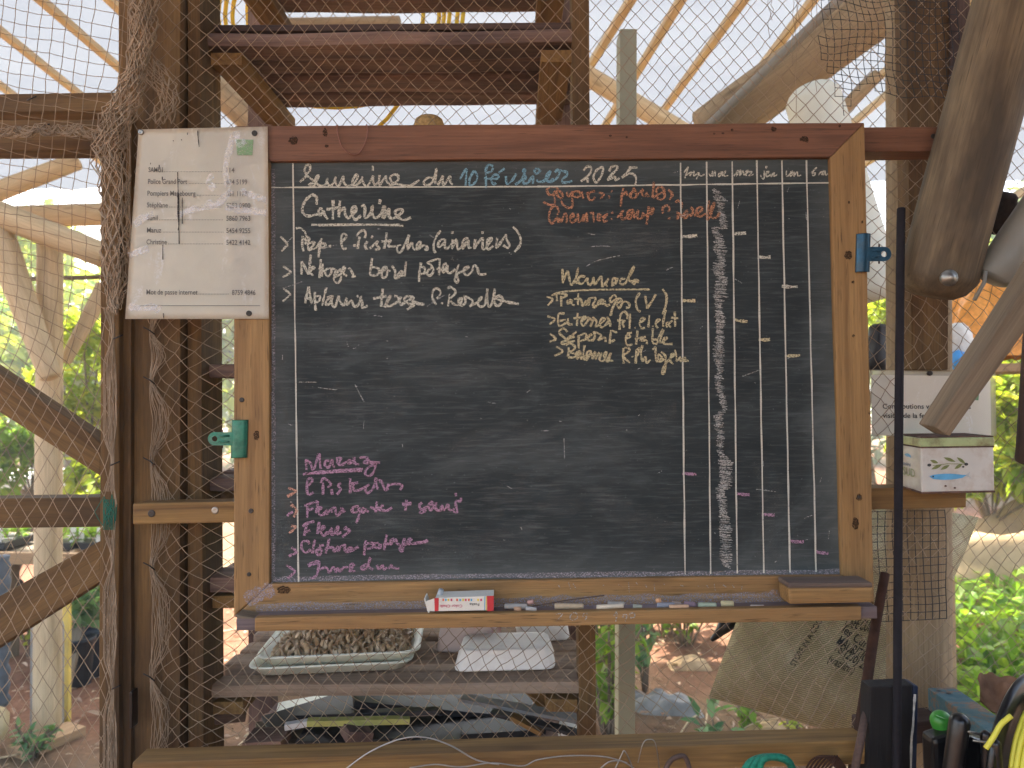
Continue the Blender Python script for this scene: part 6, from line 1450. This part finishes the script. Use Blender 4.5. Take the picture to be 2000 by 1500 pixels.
def tree(label, base, h, r, n, L, mat, seed, squash=.75, name='tree', cat='tree', group=None, trunk=.09):
    rn = random.Random(seed); t = thing(name, label, cat, tuple(base), group); V, F = [], []; Vs, Fs = [], []
    topc = base + Vector((0, 0, h - r * squash)); fork = base + Vector((rn.uniform(-.2, .2), 0, max(.4, (h - r * 1.7 * squash)) * .8))
    tube_into(Vs, Fs, cr([base - Vector((0, 0, .05)), base.lerp(fork, .5) + Vector((.05, .03, 0)), fork], 4), trunk, 9, True, .1, seed, None)
    cl = []
    for k in range(max(8, int(r * 9))):
        d = rdir(rn, .05).normalized(); q = rn.uniform(.25, .95); c = topc + Vector((d.x * r * q, d.y * r * q, d.z * r * squash * q)); cl.append((c, r * rn.uniform(.22, .42)))
        tube_into(Vs, Fs, cr([fork, fork.lerp(c, .5) + Vector((0, 0, .1 * r)), c], 3), trunk * .3, 5, False)
    for k in range(n):
        c, rr = cl[rn.randrange(len(cl))]; d = rdir(rn, 0).normalized() * rr * rn.random() ** .4
        leaf(V, F, c + d, L * rn.uniform(.6, 1.3), L * .26, rdir(rn, -.2), Vector((rn.gauss(0, .4), rn.gauss(0, .4), 1)))
    child('crown', vf(V, F, False), mat, t); child('trunk', vf(Vs, Fs), M_bark, t); return t
# seedling trays on the table
def seedtray(x, lab):
    t = thing('seedling_tray', lab, 'seedling tray', tuple(P(x, 1062, 3.2)), 'seedling trays on the nursery table'); c = P(x, 1064, 3.2)
    beam('tray', c + Vector((-.10, 0, .02)), c + Vector((.10, 0, .02)), .3, .04, M_bl2, t)
    V, F = [], []; rn = random.Random(int(x))
    for k in range(90): leaf(V, F, c + Vector((rn.uniform(-.1, .1), rn.uniform(-.14, .14), .05 + .03 * rn.random())), .06, .015, rdir(rn, .9), Vector((0, 0, 1)))
    child('seedlings', vf(V, F, False), M_lf1, t)
    for k in range(2):
        p = c + Vector((-.05 + .1 * k, -.12, .07)); plank_m, M = prism_pts([p + Vector((-.015, 0, .05)), p + Vector((.015, 0, .05)), p + Vector((.015, -.01, -.03)), p + Vector((-.015, -.01, -.03))], Vector((0, .002, 0)), 0, 0)
        child('plant_tag', plank_m, M_white, t, M)
for x, l in ((10, 'leftmost seedling tray on the table behind the gate'), (150, 'seedling tray just right of the pale log post'), (200, 'seedling tray partly behind the gate stile')): seedtray(x, l)
beam('leaning_plank', PZ(127, 1415, .0), P(128, 1170, 2.4), .045, .022, plain('yellow_paint', (.50, .36, .06), .6, 0, .25, 8), None, 'yellow painted plank standing upright beside the log post behind the gate', 'plank', up=Vector((0, -1, 0)))
beam('leaning_plank', PZ(118, 1372, .0), P(172, 1150, 2.7), .06, .02, M_grey, None, 'pale weathered plank leaning to the right behind the gate brace', 'plank', up=Vector((0, -1, 0)))
beam('ground_plank', PZ(30, 1475, .02), PZ(150, 1425, .02), .12, .05, M_kerb, None, 'sawn plank lying on the soil at the foot of the pale log post', 'plank')
beam('ground_plank', P(60, 1182, 3.2), P(215, 1198, 3.2), .05, .05, M_kerb, None, 'orange sawn rail low behind the leaning plank', 'plank')
def pot(px, py, r, h, label, mat):
    c = PZ(px, py, 0); t = thing('plant_pot', label, 'plant pot', tuple(c), 'dark plant pots behind the gate')
    lathe('pot', [(r * .75, 0), (r, h), (r * 1.06, h), (r * 1.06, h - .02), (r * .9, h), (r * .88, h - .015), (.01, h - .02)], c, Vector((0, 0, 1)), mat, t, n=24)
    rn = random.Random(int(px)); V, F = [], []
    for k in range(45): leaf(V, F, c + Vector((rn.gauss(0, r * .5), rn.gauss(0, r * .5), h + .05 + .15 * rn.random())), .12, .03, rdir(rn, .5), Vector((0, 0, 1)))
    child('plant', vf(V, F, False), M_lf3, t)
pot(152, 1340, .075, .24, 'tall black pot at the left of the pots behind the gate', plain('blue_black_pot', (.018, .022, .032), .5)); pot(180, 1320, .085, .24, 'dark blue pot next to the gate stile', plain('navy_pot', (.02, .035, .06), .5)); pot(205, 1300, .09, .25, 'reddish pot half hidden by the gate stile', plain('terracotta_pot', (.32, .13, .08), .8))
# ridged pipe and tan canister at the left edge
V, F = [], []
c0 = PZ(-14, 1440, 0)
pts = [c0 + Vector((.0, 0, .13 + .62 * k / 30)) for k in range(31)]
tube_into(V, F, pts, .06, 20, True, .05, 3, [.058 + .006 * math.sin(k * 2.1) for k in range(31)])
top('ridged_pipe', vf(V, F), M_jean, 'blue grey ridged upright pipe at the left edge of the picture', 'pipe')
log('canister', [PZ(-70, 1470, 0) + Vector((0, -.12, .13)), PZ(22, 1452, 0) + Vector((0, -.12, .12))], [.085, .082], M_tan, None, 'smooth tan rounded plastic canister lying at the lower left edge', 'canister', 28, .02, .7)

# white topped bed far left
wb = thing('white_bench', 'long low white topped bench among the plants far behind the gate', 'bench', tuple(PZ(90, 1010, 0)))
beam('bench_top', P(-260, 928, 6.2), P(300, 928, 6.2), .9, .05, M_white, wb); beam('bench_edge', P(-260, 944, 5.7), P(300, 944, 5.7), .03, .10, M_pvc_w, wb)
for x in (-40, 40, 240): beam('leg', P(x, 950, 5.8), Vector((P(x, 950, 5.8).x, 5.8, 0)), .08, .08, M_grey, wb, up=Vector((0, 1, 0)))

# ---------------------------------------------------------------- right-hand background
def ground_leaves():
    V, F = [], []; rn = random.Random(15)
    for k in range(5200):
        px, py = rn.uniform(1700, 2200), 1080 + 430 * rn.random() ** .8
        p = PZ(px, py, 0); 
        if nz(p.x * 1.3, p.y * 1.3, 8) < -.35: continue
        hgt = .10 + .16 * rn.random() + .10 * nz(p.x * 1.5, p.y * 1.5)
        leaf(V, F, p + Vector((0, 0, max(.02, hgt * rn.uniform(.4, 1)))), rn.uniform(.06, .13), rn.uniform(.016, .036), rdir(rn, .25), Vector((rn.gauss(0, .3), rn.gauss(0, .3), 1)))
    top('ground_cover', vf(V, F, False), M_lf1, 'bright green leafy ground cover to the right of the pole', 'ground cover', kind='stuff')
ground_leaves()
def litter():
    V, F = [], []; rn = random.Random(16)
    for k in range(5200):
        x, y = rn.uniform(-2.6, 3.2), rn.uniform(.6, 5.5); L = rn.choice((.015, .02, .03, .045))
        p = Vector((x, y, .012 + .035 * nz(x * 1.7, y * 1.7) + .02 * nz(x * 5, y * 5, 3)))
        leaf(V, F, p, L * rn.uniform(.7, 1.6), L * .25, Vector((rn.gauss(0, 1), rn.gauss(0, 1), rn.gauss(0, .15))), Vector((rn.gauss(0, .3), rn.gauss(0, .3), 1)))
    top('leaf_litter', vf(V, F, False), M_litter, 'dry brown leaf litter scattered over the reddish soil', 'leaf litter', kind='stuff')
litter()
def twigs():
    rn = random.Random(17); V, F = [], []
    for k in range(140):
        p = Vector((rn.uniform(-2.2, 2.6), rn.uniform(.7, 4.5), .03)); a = rn.uniform(0, 6.28); L = rn.uniform(.08, .3); d = Vector((math.cos(a), math.sin(a), rn.uniform(-.05, .15))) * L
        tube_into(V, F, cr([p, p + d * .5 + Vector((0, 0, .02 * rn.random())), p + d], 3), rn.uniform(.002, .006), 5)
    top('twigs', vf(V, F), M_pale, 'scattered pale twigs and dry stalks on the soil', 'twigs', kind='stuff')
twigs()
for k, (px, py, h, sp, ns, nl, L, m, lab) in enumerate((
    (1188, 1440, .55, .16, 12, 9, .09, M_lf1, 'bright green weed clump between the rack and the grey square post'),
    (1180, 1360, .85, .22, 14, 10, .10, M_lf2, 'taller yellow green weed behind the rack right post'),
    (1262, 1352, .5, .10, 6, 8, .09, M_lf3, 'blue green leafy plant right of the grey square post'),
    (1335, 1262, .45, .3, 12, 9, .09, M_lf1, 'leafy plant below the chalk ledge near the black sack tip'),
    (1300, 1240, .6, .4, 14, 9, .12, M_lf3, 'leafy plant further back under the chalk ledge'),
    (1455, 1420, .12, .12, 5, 5, .07, M_lf1, 'small spiky green plant by the sack corner'),
    (1545, 1470, .16, .08, 5, 7, .06, M_lf2, 'tiny bright seedling on the soil under the sack'),
    (1400, 1462, .12, .14, 5, 4, .09, M_lf3, 'sprawling grey green plant at the centre of the soil'),
    (560, 1350, .5, .3, 10, 9, .09, M_lf1, 'green weed showing under the lower rack shelf at the left'),
    (900, 1350, .55, .35, 12, 9, .10, M_lf2, 'yellow green weed behind the scrap pile'),
    (1060, 1330, .6, .25, 10, 9, .10, M_lf1, 'green weed behind the right end of the rack'),
    (62, 1486, .14, .10, 8, 8, .05, M_lf3, 'small dark green plant at the foot of the ground plank'),
    (60, 1290, .25, .12, 5, 6, .08, M_lf2, 'bright green sprout left of the log post'),
    (176, 1240, .7, .25, 12, 10, .12, M_lf1, 'leafy plant behind the leaning planks'))):
    plant('weed', lab, 'plant', PZ(px, py, 0), h, sp, ns, nl, L, m, 100 + k, 'weeds growing behind the wall')
for k, (px, Y, h, r, n, L, m, lab) in enumerate((
    (165, 4.6, 2.05, .55, 1500, .11, M_lf2, 'yellow green bush right of the log post'), (205, 3.9, 1.15, .40, 900, .10, M_lf2, 'low bright bush just left of the gate stile'), (15, 4.6, 1.5, .5, 1100, .11, M_lf1, 'green bush at the left picture edge'),
    (1945, 4.8, 1.9, .8, 2200, .13, M_lf2, 'yellow green shrub behind the tin box'), (1975, 4.4, 1.15, .45, 900, .16, M_lf2, 'yellow leaved shrub under the tin box at the right'), (1715, 4.5, 2.3, .55, 1200, .12, M_lf2, 'bright bush glimpsed between the board and the pole'),
    (1420, 5.2, 1.0, .7, 1400, .13, M_lf1, 'low green shrub behind the soil patch'), (1130, 4.8, .95, .6, 1200, .12, M_lf1, 'low green shrub behind the rack'))):
    b = P(px, 900, Y); b.z = 0; tree(lab, b, h, r, n, L, m, 300 + k, .8, 'shrub', 'shrub', 'shrubs among the beds', .025)
for k, (x, y, h, r, n, L, m, lab) in enumerate((
    (-6.4, 9.5, 4.2, 2.0, 4200, .24, M_lf2, 'pale leafed tree at the far left behind the log frame'), (-3.6, 11, 4.6, 2.1, 4200, .26, M_lf2, 'broad light green tree behind the gate'), (-1.2, 12, 5.2, 2.3, 4200, .28, M_lf2, 'tree straight behind the rack'),
    (1.4, 11.5, 4.8, 2.1, 3800, .28, M_lf1, 'tree behind the right half of the board'), (4.2, 10.5, 4.2, 2.0, 4200, .26, M_lf2, 'tree beyond the right pole'), (7.2, 10, 4.6, 2.2, 4200, .26, M_lf4, 'tree at the far right'), (-9.5, 12, 5.2, 2.6, 4000, .3, M_lf1, 'tree beyond the left edge'), (10.5, 13, 5.4, 2.7, 3600, .3, M_lf1, 'far tree beyond the right edge'))):
    tree(lab, Vector((x, y, 0)), h, r, n, L, m, 500 + k, .95, 'tree', 'tree', 'trees beyond the greenhouse', .11)
def hedge():
    V, F = [], []; rn = random.Random(31)
    for k in range(9000):
        x = rn.uniform(-16, 16); y = 15 + rn.uniform(-1.2, 1.2); z = rn.random() ** .8 * (2.6 + 1.2 * nz(x * .5, 2))
        leaf(V, F, Vector((x, y, z)), .3, .09, rdir(rn, 0), Vector((0, -.3, 1)))
    top('far_hedge', vf(V, F, False), M_lf4, 'far green belt of bushes closing the view behind everything', 'hedge', kind='stuff')
hedge()
# sandy bank, orange mesh, blue bag, white sack at the far right
def mound(nm, lab, cat, c, rx, ry, h, mat, seed, kind=None):
    n = 28; V, F = [], []
    for j in range(n + 1):
        for i in range(n + 1):
            a, b_ = i / n * 2 - 1, j / n * 2 - 1; q = max(0, 1 - a * a) * max(0, 1 - b_ * b_)
            V.append(c + Vector((a * rx, b_ * ry, h * q ** .7 * (1 + .5 * nz(a * 2.5, b_ * 2.5, seed)) + .06 * h * nz(a * 9, b_ * 9, seed) - .01)))
    for j in range(n):
        for i in range(n):
            a = j * (n + 1) + i; F.append((a, a + 1, a + n + 2, a + n + 1))
    return top(nm, vf(V, F), mat, lab, cat, kind=kind)
M_sand = plain('sandy_soil', (.46, .33, .19), .95, 0, .2, 6, .1, .5)
mound('sand_bank', 'pale sandy bank behind the green ground cover at the right', 'sand bank', PZ(1985, 1175, 0) + Vector((.35, .45, 0)), 1.3, .45, .52, M_sand, 3, 'structure')
mound('mesh_heap', 'crumpled heap of orange plastic mesh seen between the slanting timbers', 'mesh heap', P(1935, 694, 1.7), .22, .16, .30, M_orange, 5)
bp = P(1950, 706, 1.7)
st_ = thing('work_stand', 'wooden stand holding the orange mesh heap and bags behind the right pole', 'stand', (bp.x, 1.7, 0))
beam('stand_top', bp + Vector((-.30, 0, -.03)), bp + Vector((.35, 0, -.03)), .4, .03, M_kerb, st_)
for dx in (-.27, -.17): beam('leg', bp + Vector((dx, .1, -.045)), Vector((bp.x + dx, 1.8 + dx * .0, 0)), .06, .06, M_kerb, st_, up=Vector((0, 1, 0)))
log_px('white_sack', (1862, 650), (1880, 690), 52, 60, 1.35, 1.35, M_white, 'white plastic sack beside the orange mesh heap', 'sack', rough=.2, dome=.6)
log_px('blue_bag', (1868, 700), (1884, 712), 34, 40, 1.3, 1.3, M_bluebag, 'bright blue plastic bag under the white sack', 'bag', rough=.3, dome=.7)
log_px('black_bin_bag', (1716, 640), (1712, 716), 34, 40, .8, .8, M_bl2, 'dark bag seen between the board frame and the right pole', 'bag', rough=.3, dome=.4)
for k, (px, py, r, mt_) in enumerate(((1240, 1370, .06, M_gr2), (1300, 1385, .10, M_gr2), (1346, 1300, .07, M_sand), (1420, 1480, .05, M_gr2), (1500, 1430, .06, M_sand), (1320, 1450, .045, M_sand))):
    mound('stone', ('flat grey stone beside the square post', 'long flat grey stone below the chalk ledge', 'sandy stone behind the leafy plant', 'grey stone on the soil at the bottom centre', 'sandy stone near the sack corner', 'small sandy stone left of the sprawling plant')[k], 'stone', PZ(px, py, 0), r * 1.6, r, r * .8, mt_, 20 + k)

def haze():
    bm = bmesh.new(); bmesh.ops.create_cube(bm, size=1.0)
    for v in bm.verts: v.co = Vector((v.co.x * 126, v.co.y * 126 + 3, -1.2 + (v.co.z + .5) * 8.2))
    me = bm2me(bm, 'haze'); m = bpy.data.materials.new('humid_air'); m.use_nodes = True; nt = m.node_tree
    nt.nodes.remove(nt.nodes['Principled BSDF']); pv = N(nt, 'ShaderNodeVolumePrincipled'); pv.inputs['Color'].default_value = (.93, .96, .92, 1); pv.inputs['Density'].default_value = HAZE; pv.inputs['Anisotropy'].default_value = .2
    nt.links.new(pv.outputs[0], nt.nodes['Material Output'].inputs['Volume'])
    top('haze', me, m, 'pale humid air brightening the far plants', 'haze', kind='stuff')
HAZE = .012
haze()

# unseen plank wall and roof added on the camera side to darken the right
sw = thing('added_side_wall', 'unseen plank wall added right of the camera to cut the light', 'wall', (1.35, -1.3, 0))
for k in range(12):
    y = -2.55 + k * .175; beam('added_wall_board', Vector((1.35 + .004 * (k % 2), y, 0)), Vector((1.35 + .004 * (k % 2), y, 2.72)), .172, .022, M_dark, sw, up=Vector((1, 0, 0)))
sr = thing('added_roof', 'unseen plank roof added above the camera to cut the light', 'roof', (.1, -1.4, 2.75))
for k in range(10):
    y = -2.5 + k * .245; beam('added_roof_board', Vector((-1.5, y, 2.78)), Vector((1.5, y, 2.78)), .24, .022, M_dark, sr)
